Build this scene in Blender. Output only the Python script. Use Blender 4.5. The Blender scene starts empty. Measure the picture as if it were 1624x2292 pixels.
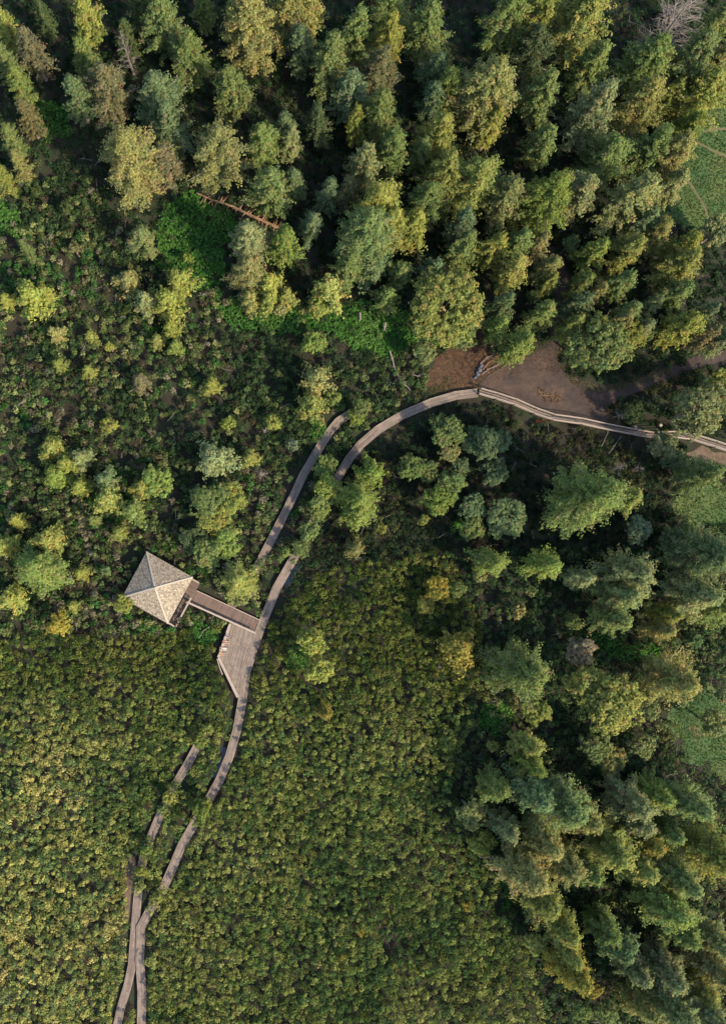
import bpy, math, random
import numpy as np
from mathutils import Vector
# ------------------------------------------------------------------ camera, sky, sun, exposure
S = 0.07            # metres per photo unit on the ground (photo read as 1624 x 2292 units)
H = 119.0           # height of the drone above the ground
CX, CY = 600.0, 1280.0     # the point straight below the drone
scene = bpy.context.scene
COL = scene.collection
cam = bpy.data.cameras.new('drone_camera')
cam.sensor_fit = 'VERTICAL'
cam.sensor_height = 24.0
cam.lens = 24.0 * H / (2292 * S)
cam.shift_x, cam.shift_y = (812 - CX) / 2292, (CY - 1146) / 2292
cam.clip_start, cam.clip_end = 0.5, 3000
camo = bpy.data.objects.new('drone_camera', cam)
camo.location = (0, 0, H)
COL.objects.link(camo)
scene.camera = camo

SUN_EL = math.radians(38)
SUN_DIR = (0.77, -0.64)          # towards the sun on the ground plane (x right, y up in the photo)
world = bpy.data.worlds.new('World')
scene.world = world
world.use_nodes = True
wn = world.node_tree
sky = wn.nodes.new('ShaderNodeTexSky')
sky.sky_type = 'NISHITA'
sky.sun_disc = False
sky.sun_elevation = SUN_EL
sky.sun_rotation = math.atan2(SUN_DIR[0], SUN_DIR[1])
bg = wn.nodes['Background']
bg.inputs['Strength'].default_value = 0.15
wn.links.new(sky.outputs[0], bg.inputs['Color'])
sl = bpy.data.lights.new('sun', 'SUN')
sl.energy = 2.9
sl.angle = math.radians(2.0)
sl.color = (1.0, 0.88, 0.68)
so = bpy.data.objects.new('sun', sl)
d = Vector((SUN_DIR[0] * math.cos(SUN_EL), SUN_DIR[1] * math.cos(SUN_EL), math.sin(SUN_EL)))
so.rotation_euler = d.to_track_quat('Z', 'Y').to_euler()
so.location = (60, -40, 90)
COL.objects.link(so)
scene.view_settings.view_transform = 'Standard'
scene.view_settings.look = 'None'
scene.view_settings.exposure = 1.52
scene.view_settings.gamma = 1.0

rng = np.random.default_rng(7)
R = random.Random(11)

# ------------------------------------------------------------------ helpers
def at(px, py, z=0.0):
    k = S * (H - z) / H
    return Vector(((px - CX) * k, (CY - py) * k, z))

def tag(o, label=None, cat=None, group=None, kind=None):
    if label: o['label'] = label
    if cat: o['category'] = cat
    if group: o['group'] = group
    if kind: o['kind'] = kind
    return o

def empty(name, loc, rz=0.0):
    o = bpy.data.objects.new(name, None)
    o.location = loc
    o.rotation_euler = (0, 0, rz)
    o.empty_display_size = 0.3
    COL.objects.link(o)
    return o

def link(name, me, mat=None, parent=None, loc=None):
    if mat is not None and not me.materials:
        me.materials.append(mat)
    o = bpy.data.objects.new(name, me)
    if parent is not None: o.parent = parent
    if loc is not None: o.location = loc
    COL.objects.link(o)
    return o

def mesh_np(name, v, f, fcol=None, smooth=False):
    """mesh from an (n,3) array and an (m,k) face array, all faces of k corners"""
    v = np.ascontiguousarray(v, dtype=np.float32)
    f = np.ascontiguousarray(f, dtype=np.int32)
    me = bpy.data.meshes.new(name)
    m, k = f.shape
    me.vertices.add(len(v)); me.loops.add(m * k); me.polygons.add(m)
    me.vertices.foreach_set('co', v.ravel())
    me.loops.foreach_set('vertex_index', f.ravel())
    me.polygons.foreach_set('loop_start', np.arange(0, m * k, k, dtype=np.int32))
    me.update(calc_edges=True)
    if fcol is not None:
        a = me.attributes.new('leafcol', 'FLOAT_COLOR', 'FACE')
        c = np.ones((m, 4), dtype=np.float32); c[:, :3] = fcol
        a.data.foreach_set('color', c.ravel())
    if smooth:
        me.polygons.foreach_set('use_smooth', np.ones(m, dtype=bool))
    return me

class MB:
    """collects boxes, tubes and polygons into one mesh, with UVs in metres"""
    def __init__(s): s.v = []; s.f = []; s.uv = []
    def poly(s, pts, uvs=None):
        b = len(s.v)
        s.v += [tuple(p) for p in pts]
        s.f.append(list(range(b, b + len(pts))))
        s.uv.append(uvs or [(p[0], p[1]) for p in pts])
    def box(s, c, ax, ay, az):
        c, ax, ay, az = Vector(c), Vector(ax), Vector(ay), Vector(az)
        P = lambda i, j, k: c + ax * i + ay * j + az * k
        lx, ly, lz = ax.length, ay.length, az.length
        def q(a, b_, cc, d_, w, h): s.poly([a, b_, cc, d_], [(-w, -h), (w, -h), (w, h), (-w, h)])
        q(P(-1,-1,1), P(1,-1,1), P(1,1,1), P(-1,1,1), lx, ly)
        q(P(-1,1,-1), P(1,1,-1), P(1,-1,-1), P(-1,-1,-1), lx, ly)
        q(P(-1,-1,-1), P(1,-1,-1), P(1,-1,1), P(-1,-1,1), lx, lz)
        q(P(1,1,-1), P(-1,1,-1), P(-1,1,1), P(1,1,1), lx, lz)
        q(P(1,-1,-1), P(1,1,-1), P(1,1,1), P(1,-1,1), ly, lz)
        q(P(-1,1,-1), P(-1,-1,-1), P(-1,-1,1), P(-1,1,1), ly, lz)
    def beam(s, a, b, w, h):
        a, b = Vector(a), Vector(b)
        t = (b - a); L = t.length
        if L < 1e-6: return
        t /= L
        side = t.cross(Vector((0, 0, 1)))
        if side.length < 1e-3: side = Vector((1, 0, 0))
        side.normalize()
        up = side.cross(t)
        s.box((a + b) / 2, t * L / 2, side * w / 2, up * h / 2)
    def tube(s, pts, radii, n=5):
        pts = [Vector(p) for p in pts]
        rings = []
        for i, p in enumerate(pts):
            t = (pts[min(i + 1, len(pts) - 1)] - pts[max(i - 1, 0)])
            if t.length < 1e-6: t = Vector((0, 0, 1))
            t.normalize()
            a = t.cross(Vector((0.31, 0.22, 0.92)))
            if a.length < 1e-3: a = t.cross(Vector((1, 0, 0)))
            a.normalize(); b = t.cross(a)
            rings.append([p + (a * math.cos(2 * math.pi * k / n) + b * math.sin(2 * math.pi * k / n)) * radii[i] for k in range(n)])
        base = len(s.v)
        for r in rings: s.v += [tuple(p) for p in r]
        for i in range(len(rings) - 1):
            for k in range(n):
                s.f.append([base + i*n + k, base + i*n + (k+1) % n, base + (i+1)*n + (k+1) % n, base + (i+1)*n + k])
                s.uv.append([(k/n, i), ((k+1)/n, i), ((k+1)/n, i+1), (k/n, i+1)])
        for ring, rev in ((0, True), (len(rings) - 1, False)):
            idx = [base + ring*n + k for k in range(n)]
            s.f.append(idx[::-1] if rev else idx); s.uv.append([(0, 0)] * n)
    def mesh(s, name, smooth=False):
        me = bpy.data.meshes.new(name)
        me.from_pydata(s.v, [], s.f)
        uvl = me.uv_layers.new(name='UVMap')
        uvl.data.foreach_set('uv', np.array([c for f in s.uv for c in f], dtype=np.float32).ravel())
        if smooth: me.polygons.foreach_set('use_smooth', np.ones(len(me.polygons), dtype=bool))
        me.update()
        return me
    def build(s, name, mat, parent=None, loc=None, smooth=False):
        return link(name, s.mesh(name, smooth), mat, parent, loc)

# ------------------------------------------------------------------ materials
def new_mat(name):
    m = bpy.data.materials.new(name); m.use_nodes = True
    nt = m.node_tree
    return m, nt, nt.nodes['Principled BSDF']

def foliage(name, use_obj=True, transl=0.40):
    m = bpy.data.materials.new(name); m.use_nodes = True
    nt = m.node_tree; nt.nodes.clear()
    out = nt.nodes.new('ShaderNodeOutputMaterial')
    at_ = nt.nodes.new('ShaderNodeAttribute'); at_.attribute_name = 'leafcol'
    col = at_.outputs['Color']
    if use_obj:
        oi = nt.nodes.new('ShaderNodeObjectInfo')
        mx = nt.nodes.new('ShaderNodeMix'); mx.data_type = 'RGBA'; mx.blend_type = 'MULTIPLY'
        mx.inputs['Factor'].default_value = 1
        nt.links.new(at_.outputs['Color'], mx.inputs['A']); nt.links.new(oi.outputs['Color'], mx.inputs['B'])
        col = mx.outputs['Result']
    df = nt.nodes.new('ShaderNodeBsdfDiffuse'); tr = nt.nodes.new('ShaderNodeBsdfTranslucent')
    ms = nt.nodes.new('ShaderNodeMixShader'); ms.inputs[0].default_value = transl
    nt.links.new(col, df.inputs['Color']); nt.links.new(col, tr.inputs['Color'])
    nt.links.new(df.outputs[0], ms.inputs[1]); nt.links.new(tr.outputs[0], ms.inputs[2])
    nt.links.new(ms.outputs[0], out.inputs['Surface'])
    return m

def noise_mat(name, stops, scale=1.0, detail=6, rough=0.9, bump=0.3, bscale=None, rough_n=0.6, coords='Object', spec=0.2):
    m, nt, b = new_mat(name)
    tc = nt.nodes.new('ShaderNodeTexCoord')
    n = nt.nodes.new('ShaderNodeTexNoise'); n.inputs['Scale'].default_value = scale
    n.inputs['Detail'].default_value = detail; n.inputs['Roughness'].default_value = rough_n
    r = nt.nodes.new('ShaderNodeValToRGB')
    cr = r.color_ramp
    while len(cr.elements) < len(stops): cr.elements.new(0.5)
    for e, (p, c) in zip(cr.elements, stops): e.position = p; e.color = (*c, 1)
    nt.links.new(tc.outputs[coords], n.inputs['Vector']); nt.links.new(n.outputs['Fac'], r.inputs[0])
    nt.links.new(r.outputs[0], b.inputs['Base Color'])
    b.inputs['Roughness'].default_value = rough
    b.inputs['Specular IOR Level'].default_value = spec
    if bump:
        n2 = nt.nodes.new('ShaderNodeTexNoise'); n2.inputs['Scale'].default_value = bscale or scale * 4
        n2.inputs['Detail'].default_value = 5
        bp = nt.nodes.new('ShaderNodeBump'); bp.inputs['Strength'].default_value = bump; bp.inputs['Distance'].default_value = 0.1
        nt.links.new(tc.outputs[coords], n2.inputs['Vector'])
        nt.links.new(n2.outputs['Fac'], bp.inputs['Height']); nt.links.new(bp.outputs[0], b.inputs['Normal'])
    return m

def plank_mat(name, c1, c2, gap, bw, rh, mortar=0.012, tone=0.35, nscale=1.1):
    """boards laid along u, bw long and rh wide, in UV metres, with weathering noise"""
    m, nt, b = new_mat(name)
    tc = nt.nodes.new('ShaderNodeTexCoord')
    br = nt.nodes.new('ShaderNodeTexBrick')
    br.inputs['Color1'].default_value = (*c1, 1); br.inputs['Color2'].default_value = (*c2, 1)
    br.inputs['Mortar'].default_value = (*gap, 1); br.inputs['Scale'].default_value = 1
    br.inputs['Mortar Size'].default_value = mortar; br.inputs['Mortar Smooth'].default_value = 0.2
    br.inputs['Brick Width'].default_value = bw; br.inputs['Row Height'].default_value = rh
    br.offset = 0.37; br.offset_frequency = 3; br.squash_frequency = 5
    nt.links.new(tc.outputs['UV'], br.inputs['Vector'])
    n = nt.nodes.new('ShaderNodeTexNoise'); n.inputs['Scale'].default_value = nscale; n.inputs['Detail'].default_value = 7
    nt.links.new(tc.outputs['Object'], n.inputs['Vector'])
    mp = nt.nodes.new('ShaderNodeMapRange'); mp.inputs['From Min'].default_value = 0.3; mp.inputs['From Max'].default_value = 0.7
    mp.inputs['To Min'].default_value = 1 - tone; mp.inputs['To Max'].default_value = 1 + tone * 0.6
    nt.links.new(n.outputs['Fac'], mp.inputs['Value'])
    mx = nt.nodes.new('ShaderNodeMix'); mx.data_type = 'RGBA'; mx.blend_type = 'MULTIPLY'; mx.inputs['Factor'].default_value = 1
    nt.links.new(br.outputs['Color'], mx.inputs['A']); nt.links.new(mp.outputs[0], mx.inputs['B'])
    nt.links.new(mx.outputs['Result'], b.inputs['Base Color'])
    b.inputs['Roughness'].default_value = 0.85; b.inputs['Specular IOR Level'].default_value = 0.2
    bp = nt.nodes.new('ShaderNodeBump'); bp.inputs['Strength'].default_value = 0.5; bp.inputs['Distance'].default_value = 0.02; bp.invert = True
    nt.links.new(br.outputs['Fac'], bp.inputs['Height']); nt.links.new(bp.outputs[0], b.inputs['Normal'])
    return m

def plain(name, c, rough=0.8, spec=0.2):
    m, nt, b = new_mat(name)
    n = nt.nodes.new('ShaderNodeTexNoise'); n.inputs['Scale'].default_value = 9; n.inputs['Detail'].default_value = 4
    mp = nt.nodes.new('ShaderNodeMapRange'); mp.inputs['To Min'].default_value = 0.75; mp.inputs['To Max'].default_value = 1.25
    nt.links.new(n.outputs['Fac'], mp.inputs['Value'])
    mx = nt.nodes.new('ShaderNodeMix'); mx.data_type = 'RGBA'; mx.blend_type = 'MULTIPLY'; mx.inputs['Factor'].default_value = 1
    mx.inputs['A'].default_value = (*c, 1); nt.links.new(mp.outputs[0], mx.inputs['B'])
    nt.links.new(mx.outputs['Result'], b.inputs['Base Color'])
    b.inputs['Roughness'].default_value = rough; b.inputs['Specular IOR Level'].default_value = spec
    return m

M = {}
M['leaf'] = foliage('tree_foliage')
M['shrub'] = foliage('shrub_foliage', use_obj=False, transl=0.34)
M['bark'] = noise_mat('bark', [(0.3, (0.15, 0.115, 0.085)), (0.7, (0.32, 0.25, 0.19))], 3, 4, bump=0)
M['deadwood'] = noise_mat('bleached_dead_wood', [(0.3, (0.13, 0.103, 0.085)), (0.7, (0.27, 0.218, 0.178))], 2, 4, bump=0)
M['greywood'] = noise_mat('grey_dead_wood', [(0.3, (0.10, 0.085, 0.075)), (0.7, (0.22, 0.185, 0.16))], 2, 4, bump=0)
M['logwood'] = noise_mat('reddish_log_wood', [(0.35, (0.10, 0.055, 0.03)), (0.6, (0.26, 0.155, 0.088))], 1.2, 5, bump=0.2)
M['ground'] = noise_mat('forest_floor', [(0.25, (0.012, 0.011, 0.007)), (0.45, (0.026, 0.021, 0.013)), (0.6, (0.024, 0.030, 0.014)), (0.8, (0.042, 0.030, 0.018))], 0.22, 9, bump=0.6, bscale=3)
M['meadow'] = noise_mat('meadow_grass', [(0.30, (0.022, 0.050, 0.018)), (0.47, (0.048, 0.085, 0.026)), (0.66, (0.100, 0.110, 0.034))], 0.16, 10, bump=0.7, bscale=5)
M['trodden'] = noise_mat('trodden_path', [(0.3, (0.085, 0.070, 0.032)), (0.7, (0.14, 0.105, 0.05))], 1.2, 6, bump=0.3)
M['soil'] = noise_mat('bare_brown_soil', [(0.3, (0.07, 0.045, 0.03)), (0.7, (0.15, 0.105, 0.07))], 1.1, 7, bump=0.5)
M['needles'] = noise_mat('reddish_needle_litter', [(0.3, (0.022, 0.015, 0.010)), (0.48, (0.064, 0.035, 0.021)), (0.7, (0.12, 0.068, 0.036))], 1.6, 10, bump=0.6, bscale=6)
M['deck'] = plank_mat('weathered_boardwalk_planks', (0.235, 0.178, 0.136), (0.145, 0.106, 0.080), (0.06, 0.043, 0.033), 3.2, 0.19, 0.02, 0.22)
M['deckcross'] = plank_mat('walkway_cross_planks', (0.17, 0.115, 0.085), (0.115, 0.078, 0.06), (0.06, 0.04, 0.03), 1.8, 0.14, 0.016, 0.22)
M['rail'] = plain('pale_rail_timber', (0.30, 0.232, 0.178))
M['post'] = plain('brown_post_timber', (0.16, 0.115, 0.08))
M['shingle'] = plank_mat('cedar_shingles', (0.35, 0.28, 0.19), (0.20, 0.157, 0.107), (0.11, 0.088, 0.066), 0.30, 0.24, 0.024, 0.5, 3.4)
M['ridge'] = plain('hip_cap_shingle', (0.33, 0.272, 0.20))
M['stone'] = noise_mat('blue_grey_rock', [(0.3, (0.035, 0.043, 0.055)), (0.7, (0.13, 0.14, 0.16))], 2.5, 6, bump=0.4)
m, nt, b = new_mat('ditch_water')
b.inputs['Base Color'].default_value = (0.012, 0.016, 0.022, 1); b.inputs['Roughness'].default_value = 0.08
M['water'] = m
# gravel: grey-violet, browner to the north, with streaks
m, nt, b = new_mat('lot_gravel')
tc = nt.nodes.new('ShaderNodeTexCoord')
n1 = nt.nodes.new('ShaderNodeTexNoise'); n1.inputs['Scale'].default_value = 0.16; n1.inputs['Detail'].default_value = 8; n1.inputs['Roughness'].default_value = 0.65
r1 = nt.nodes.new('ShaderNodeValToRGB')
r1.color_ramp.elements[0].position = 0.33; r1.color_ramp.elements[0].color = (0.032, 0.025, 0.023, 1)
r1.color_ramp.elements[1].position = 0.68; r1.color_ramp.elements[1].color = (0.096, 0.060, 0.042, 1)
e = r1.color_ramp.elements.new(0.5); e.color = (0.060, 0.042, 0.033, 1)
n2 = nt.nodes.new('ShaderNodeTexNoise'); n2.inputs['Scale'].default_value = 1.5; n2.inputs['Detail'].default_value = 9; n2.inputs['Roughness'].default_value = 0.75
mp = nt.nodes.new('ShaderNodeMapRange'); mp.inputs['To Min'].default_value = 0.3; mp.inputs['To Max'].default_value = 1.7
mx = nt.nodes.new('ShaderNodeMix'); mx.data_type = 'RGBA'; mx.blend_type = 'MULTIPLY'; mx.inputs['Factor'].default_value = 1
nt.links.new(tc.outputs['Object'], n1.inputs['Vector']); nt.links.new(tc.outputs['Object'], n2.inputs['Vector'])
nt.links.new(n1.outputs['Fac'], r1.inputs[0]); nt.links.new(n2.outputs['Fac'], mp.inputs['Value'])
nt.links.new(r1.outputs[0], mx.inputs['A']); nt.links.new(mp.outputs[0], mx.inputs['B'])
nt.links.new(mx.outputs['Result'], b.inputs['Base Color']); b.inputs['Roughness'].default_value = 0.95
b.inputs['Specular IOR Level'].default_value = 0.15
M['gravel'] = m

# ------------------------------------------------------------------ layout in photo units
MAIN = [(1068,879),(1020,885),(965,901),(900,929),(845,962),(808,994),(782,1026),(762,1058),(740,1098),(705,1160),(668,1232),(650,1262),
        (618,1318),(590,1388),(568,1448),(551,1505),(542,1570),(531,1632),(514,1692),(492,1745),(470,1785),(440,1835),(408,1890),
        (385,1945),(365,1990),(340,2030),(315,2076),(313,2150),(318,2220),(316,2330)]
SPUR = [(812,908),(782,926),(757,943),(738,966),(720,993),(680,1060),(643,1138),(588,1245),(562,1296),(528,1344),(508,1370)]
LOWER = [(470,1622),(444,1666),(419,1712),(392,1757),(362,1815),(338,1873),(319,1930),(309,2000),(302,2080),(296,2160),(286,2206),(271,2255),(255,2330)]
LOTWALK = [(1071,878),(1110,889),(1150,902),(1195,922),(1235,936),(1299,945),(1352,957),(1410,968),(1454,976),(1500,974),(1546,980),(1597,996),(1660,1018)]
HIDDEN = [[(748,1084),(660,1246)], [(800,914),(815,906)], [(582,1258),(512,1364)], [(462,1790),(440,1832)], [(470,1622),(450,1655)],
          [(388,1765),(362,1812)], [(334,1882),(310,1985)], [(362,1992),(340,2028)]]
GLADE = [(660,1420),(690,1395),(735,1410),(745,1520),(725,1545),(690,1530),(660,1480)]      # shaded gap round the two bright trees
PLATFORM = [(513,1394),(486,1471),(530,1562),(545,1565),(556,1496),(572,1440),(579,1415)]
ROOF = [(328.5,1234),(432,1292),(376,1396),(272.5,1338)]            # N, E, S, W corners at the eaves
LOT = [(1068,868),(1082,845),(1105,826),(1150,803),(1200,790),(1228,770),(1250,764),(1252,800),(1266,832),(1296,852),(1342,862),(1390,856),
       (1430,842),(1470,830),(1530,812),(1580,790),(1660,780),(1660,800),(1590,818),(1520,838),(1440,872),(1390,890),(1366,908),(1372,935),(1400,958),
       (1450,970),(1440,976),(1340,952),(1235,930),(1150,896)]
ROAD = [(1228,775),(1228,740),(1240,650),(1225,590),(1196,540),(1190,470),(1215,470),(1225,530),(1262,590),(1276,650),(1262,740),(1252,780)]
NEEDLES = [(950,868),(975,800),(1010,772),(1060,765),(1072,700),(1084,700),(1090,790),(1150,795),(1105,822),(1080,846),(1062,870),(1000,880)]
MEADOW1 = [(1490,500),(1510,430),(1530,380),(1520,330),(1545,250),(1600,215),(1720,150),(1720,560),(1600,520)]
MEADOW2 = [(1500,1120),(1560,1095),(1740,1080),(1740,1180),(1530,1175)]
MEADOW3 = [(1500,1600),(1545,1560),(1620,1530),(1740,1480),(1740,1790),(1600,1745),(1530,1690)]
SOIL_STRIP = [(284,1920),(298,1910),(303,1960),(300,2060),(294,2080),(284,2060),(281,2000)]
SOIL_A = [(1530,1010),(1570,1000),(1660,1030),(1660,1050),(1580,1035)]
BRAMBLE = [[(345,520),(372,470),(410,428),(450,445),(520,485),(560,505),(545,535),(505,560),(500,610),(470,655),(405,640),(350,590)],
           [(470,690),(560,660),(640,700),(740,690),(800,680),(890,690),(938,745),(925,775),(860,800),(790,790),(740,745),(620,750),(520,745)],
           [(-20,465),(48,470),(52,535),(-20,545)], [(1085,1560),(1140,1570),(1150,1610),(1110,1640),(1070,1620)],
           [(1105,1910),(1150,1960),(1160,2030),(1125,2030),(1105,1970)], [(60,215),(150,245),(165,315),(90,310)],
           [(640,1445),(690,1450),(685,1490),(650,1495)], [(425,1400),(470,1400),(488,1440),(455,1455)], [(315,700),(350,690),(360,760),(330,780)],
           [(700,930),(735,960),(720,985),(690,980)], [(1295,1420),(1330,1420),(1500,1450),(1480,1500),(1360,1480)], [(950,770),(1000,755),(1010,775),(970,795)],
           [(1000,1170),(1050,1160),(1040,1200),(1000,1205)]]

def inside(P, poly):
    x, y = P[:, 0], P[:, 1]; n = len(poly); c = np.zeros(len(P), bool); j = n - 1
    for i in range(n):
        xi, yi = poly[i]; xj, yj = poly[j]
        t = ((yi > y) != (yj > y)) & (x < (xj - xi) * (y - yi) / (yj - yi + 1e-12) + xi)
        c ^= t; j = i
    return c

def dist_line(P, line):
    best = np.full(len(P), 1e9)
    for a, b_ in zip(line[:-1], line[1:]):
        a = np.array(a, float); b_ = np.array(b_, float); ab = b_ - a
        t = np.clip(((P - a) @ ab) / (ab @ ab), 0, 1)
        best = np.minimum(best, np.linalg.norm(P - (a + t[:, None] * ab), axis=1))
    return best

def value_noise(P, cell, seed):
    r_ = np.random.default_rng(seed); G = r_.random((96, 96))
    q = P / cell + 40; i = np.floor(q).astype(int); f_ = q - i; f_ = f_*f_*(3-2*f_)
    i0 = i % 96; i1 = (i + 1) % 96
    a = G[i0[:,0], i0[:,1]]; b_ = G[i1[:,0], i0[:,1]]; c = G[i0[:,0], i1[:,1]]; d_ = G[i1[:,0], i1[:,1]]
    return (a*(1-f_[:,0])+b_*f_[:,0])*(1-f_[:,1]) + (c*(1-f_[:,0])+d_*f_[:,0])*f_[:,1]

# ------------------------------------------------------------------ ground sheets
def sheet(name, poly, z, mat, sub=True, rag=.16):
    mb = MB()
    pts = [at(x, y, 0) for x, y in poly]
    if sub:                                           # a ragged edge instead of straight polygon sides
        fine = []
        for a, b_ in zip(pts, pts[1:] + pts[:1]):
            n = max(1, int((b_ - a).length / 0.5))
            for i in range(n):
                p = a.lerp(b_, i / n); w_ = [float(value_noise(np.array([[p.x, p.y]]), 1.7, sd_)[0]) - .5 for sd_ in (91, 92)]; fine.append(Vector((p.x + R.uniform(-.1, .1) + w_[0]*rag*6, p.y + R.uniform(-.1, .1) + w_[1]*rag*6, 0)))
        pts = fine
    mb.poly([(p.x, p.y, z) for p in pts])
    o = mb.build(name, mat)
    return tag(o, kind='structure')

g = MB(); g.poly([(-420, -420, 0), (420, -420, 0), (420, 420, 0), (-420, 420, 0)])
tag(g.build('ground', M['ground']), kind='structure')
sheet('needle_strewn_ground', NEEDLES, 0.012, M['needles'])
sheet('road', ROAD, 0.016, M['gravel'])
sheet('gravel_lot', LOT, 0.020, M['gravel'])
for p in (MEADOW1, MEADOW2, MEADOW3): sheet('meadow', p, 0.012, M['meadow'], rag=.6)
for p in (SOIL_STRIP, SOIL_A): sheet('bare_soil', p, 0.016, M['soil'])
sheet('bare_soil', [(1540,1630),(1560,1620),(1572,1650),(1556,1665)], 0.018, M['trodden'])
def strip_poly(line, w):
    L, Rr = [], []
    for i, (x, y) in enumerate(line):
        a = line[max(i-1, 0)]; b_ = line[min(i+1, len(line)-1)]
        dx, dy = b_[0]-a[0], b_[1]-a[1]; l = math.hypot(dx, dy)
        L.append((x - dy/l*w/2, y + dx/l*w/2)); Rr.append((x + dy/l*w/2, y - dx/l*w/2))
    return L + Rr[::-1]
sheet('trodden_footpath', strip_poly([(1535,312),(1560,320),(1595,338),(1680,372)], 5), 0.018, M['trodden'], rag=.05)
sheet('trodden_footpath', strip_poly([(1528,395),(1550,420),(1575,462),(1592,505)], 4.5), 0.018, M['trodden'], rag=.05)
sheet('trodden_footpath', strip_poly([(1572,296),(1600,290),(1680,286)], 5), 0.022, M['trodden'], rag=.05)
sheet('ditch_water', strip_poly([(606,1218),(622,1190),(636,1160)], 9), 0.014, M['water'])
sheet('ditch_water', strip_poly([(636,1310),(652,1290),(668,1262)], 12), 0.014, M['water'])
sheet('ditch_water', strip_poly([(478,1745),(490,1710),(505,1675)], 11), 0.014, M['water'])

# ------------------------------------------------------------------ boardwalks
def offset_pts(pts, off):
    out = []
    for i, p in enumerate(pts):
        a = pts[max(i-1, 0)]; b_ = pts[min(i+1, len(pts)-1)]
        d0 = (p - a).to_2d() if i else (b_ - p).to_2d()
        d1 = (b_ - p).to_2d() if i < len(pts)-1 else d0
        d0.normalize(); d1.normalize()
        t = (d0 + d1); t.normalize()
        n = Vector((-t.y, t.x)); k = 1 / max(0.6, n.dot(Vector((-d1.y, d1.x))))
        out.append(Vector((p.x + n.x*off*k, p.y + n.y*off*k, p.z)))
    return out

def boardwalk(line, w, z, label, rails=False, mat='deck', widths=None):
    pts = [at(x, y, z) for x, y in line]
    root = empty('boardwalk', (pts[0].x, pts[0].y, 0))
    tag(root, label, 'boardwalk')
    o0 = Vector((pts[0].x, pts[0].y, 0))
    P = [p - o0 for p in pts]
    L, Rr = offset_pts(P, w/2), offset_pts(P, -w/2)
    dk = MB(); u = 0
    th = Vector((0, 0, 0.06))
    for i in range(len(P) - 1):
        ln = (P[i+1] - P[i]).length
        dk.poly([Rr[i], Rr[i+1], L[i+1], L[i]], [(u, 0), (u+ln, 0), (u+ln, w), (u, w)])
        dk.poly([L[i]-th, L[i+1]-th, Rr[i+1]-th, Rr[i]-th], [(u, 0), (u+ln, 0), (u+ln, w), (u, w)])
        dk.poly([L[i], L[i+1], L[i+1]-th, L[i]-th], [(u, 0), (u+ln, 0), (u+ln, .06), (u, .06)])
        dk.poly([Rr[i+1], Rr[i], Rr[i]-th, Rr[i+1]-th], [(u, 0), (u+ln, 0), (u+ln, .06), (u, .06)])
        u += ln + 0.37
    dk.build('deck', M[mat], root)
    for off in (w/2 - 0.08, -w/2 + 0.08):
        st = MB(); q = offset_pts(P, off)
        for a, b_ in zip(q[:-1], q[1:]): st.beam(a - Vector((0,0,.15)), b_ - Vector((0,0,.15)), .07, .17)
        st.build('stringer', M['post'], root)
    n = 0
    for i, p in enumerate(P):
        for off in (w/2 - .16, -w/2 + .16):
            if n >= 96: break
            q = offset_pts(P, off)[i]
            pm = MB(); pm.beam((q.x, q.y, 0), (q.x, q.y, z - .065), .12, .12); pm.build('support_post', M['post'], root); n += 1
    if rails:
        for off in (w/2 + .05, -w/2 - .05):
            q = offset_pts(P, off)
            rm = MB()
            for a, b_ in zip(q[:-1], q[1:]): rm.beam(a + Vector((0,0,1.0)), b_ + Vector((0,0,1.0)), .13, .05)
            rm.build('top_rail', M['rail'], root)
            rm = MB()
            for a, b_ in zip(q[:-1], q[1:]): rm.beam(a + Vector((0,0,.52)), b_ + Vector((0,0,.52)), .05, .12)
            rm.build('mid_rail', M['rail'], root)
            for i, p in enumerate(q):
                pm = MB(); pm.beam((p.x, p.y, 0.05), (p.x, p.y, z + .97), .11, .11); pm.build('rail_post', M['post'], root)
    return root

boardwalk(MAIN, 1.38, 0.62, 'long weathered plank boardwalk winding from the gravel lot past the seating deck')
boardwalk(SPUR, 1.30, 0.50, 'straight plank boardwalk slanting down the shrubs above the pavilion walkway')
boardwalk(LOWER, 1.30, 0.46, 'narrow plank boardwalk half hidden by shrubs at the lower left')
boardwalk(LOTWALK, 0.72, 0.58, 'narrow railed boardwalk along the lower edge of the gravel lot', rails=True)

# seating deck
zd = 0.600
pts = [at(x, y, zd) for x, y in PLATFORM]
o0 = Vector((pts[0].x, pts[0].y, 0))
deck = empty('seating_deck', o0)
tag(deck, 'wide pointed plank seating deck with edge benches beside the boardwalk', 'deck')
ax = (at(545,1565,zd) - at(579,1415,zd)).normalized(); ay = Vector((-ax.y, ax.x, 0))
q = [p - o0 for p in pts]
mb = MB()
mb.poly([(p.x, p.y, p.z) for p in q], [(p.dot(ax), p.dot(ay)) for p in q])
mb.poly([(p.x, p.y, p.z - .12) for p in q[::-1]], [(p.dot(ax), p.dot(ay)) for p in q[::-1]])
for a, b_ in zip(q, q[1:] + q[:1]):
    mb.poly([a, a - Vector((0,0,.12)), b_ - Vector((0,0,.12)), b_], [(0,0),(0,.1),(1,.1),(1,0)])
mb.build('deck_boards', M['deck'], deck)
for a, b_ in ((q[0], q[1]), (q[1], q[2])):
    t = (b_ - a).normalized(); n = Vector((t.y, -t.x, 0))
    if n.dot((q[4] - a)) < 0: n = -n
    bench = MB(); bench.beam(a + n*.22 + t*.12 + Vector((0,0,.43)), b_ + n*.22 - t*.12 + Vector((0,0,.43)), .40, .06)
    bo = bench.build('edge_bench', M['rail'], deck)
    for k in range(5):
        c = a.lerp(b_, .06 + .22*k) + n*.22
        lm = MB(); lm.beam((c.x, c.y, zd + .002), (c.x, c.y, zd + .398), .10, .10); lm.build('bench_leg', M['post'], bo)
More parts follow.
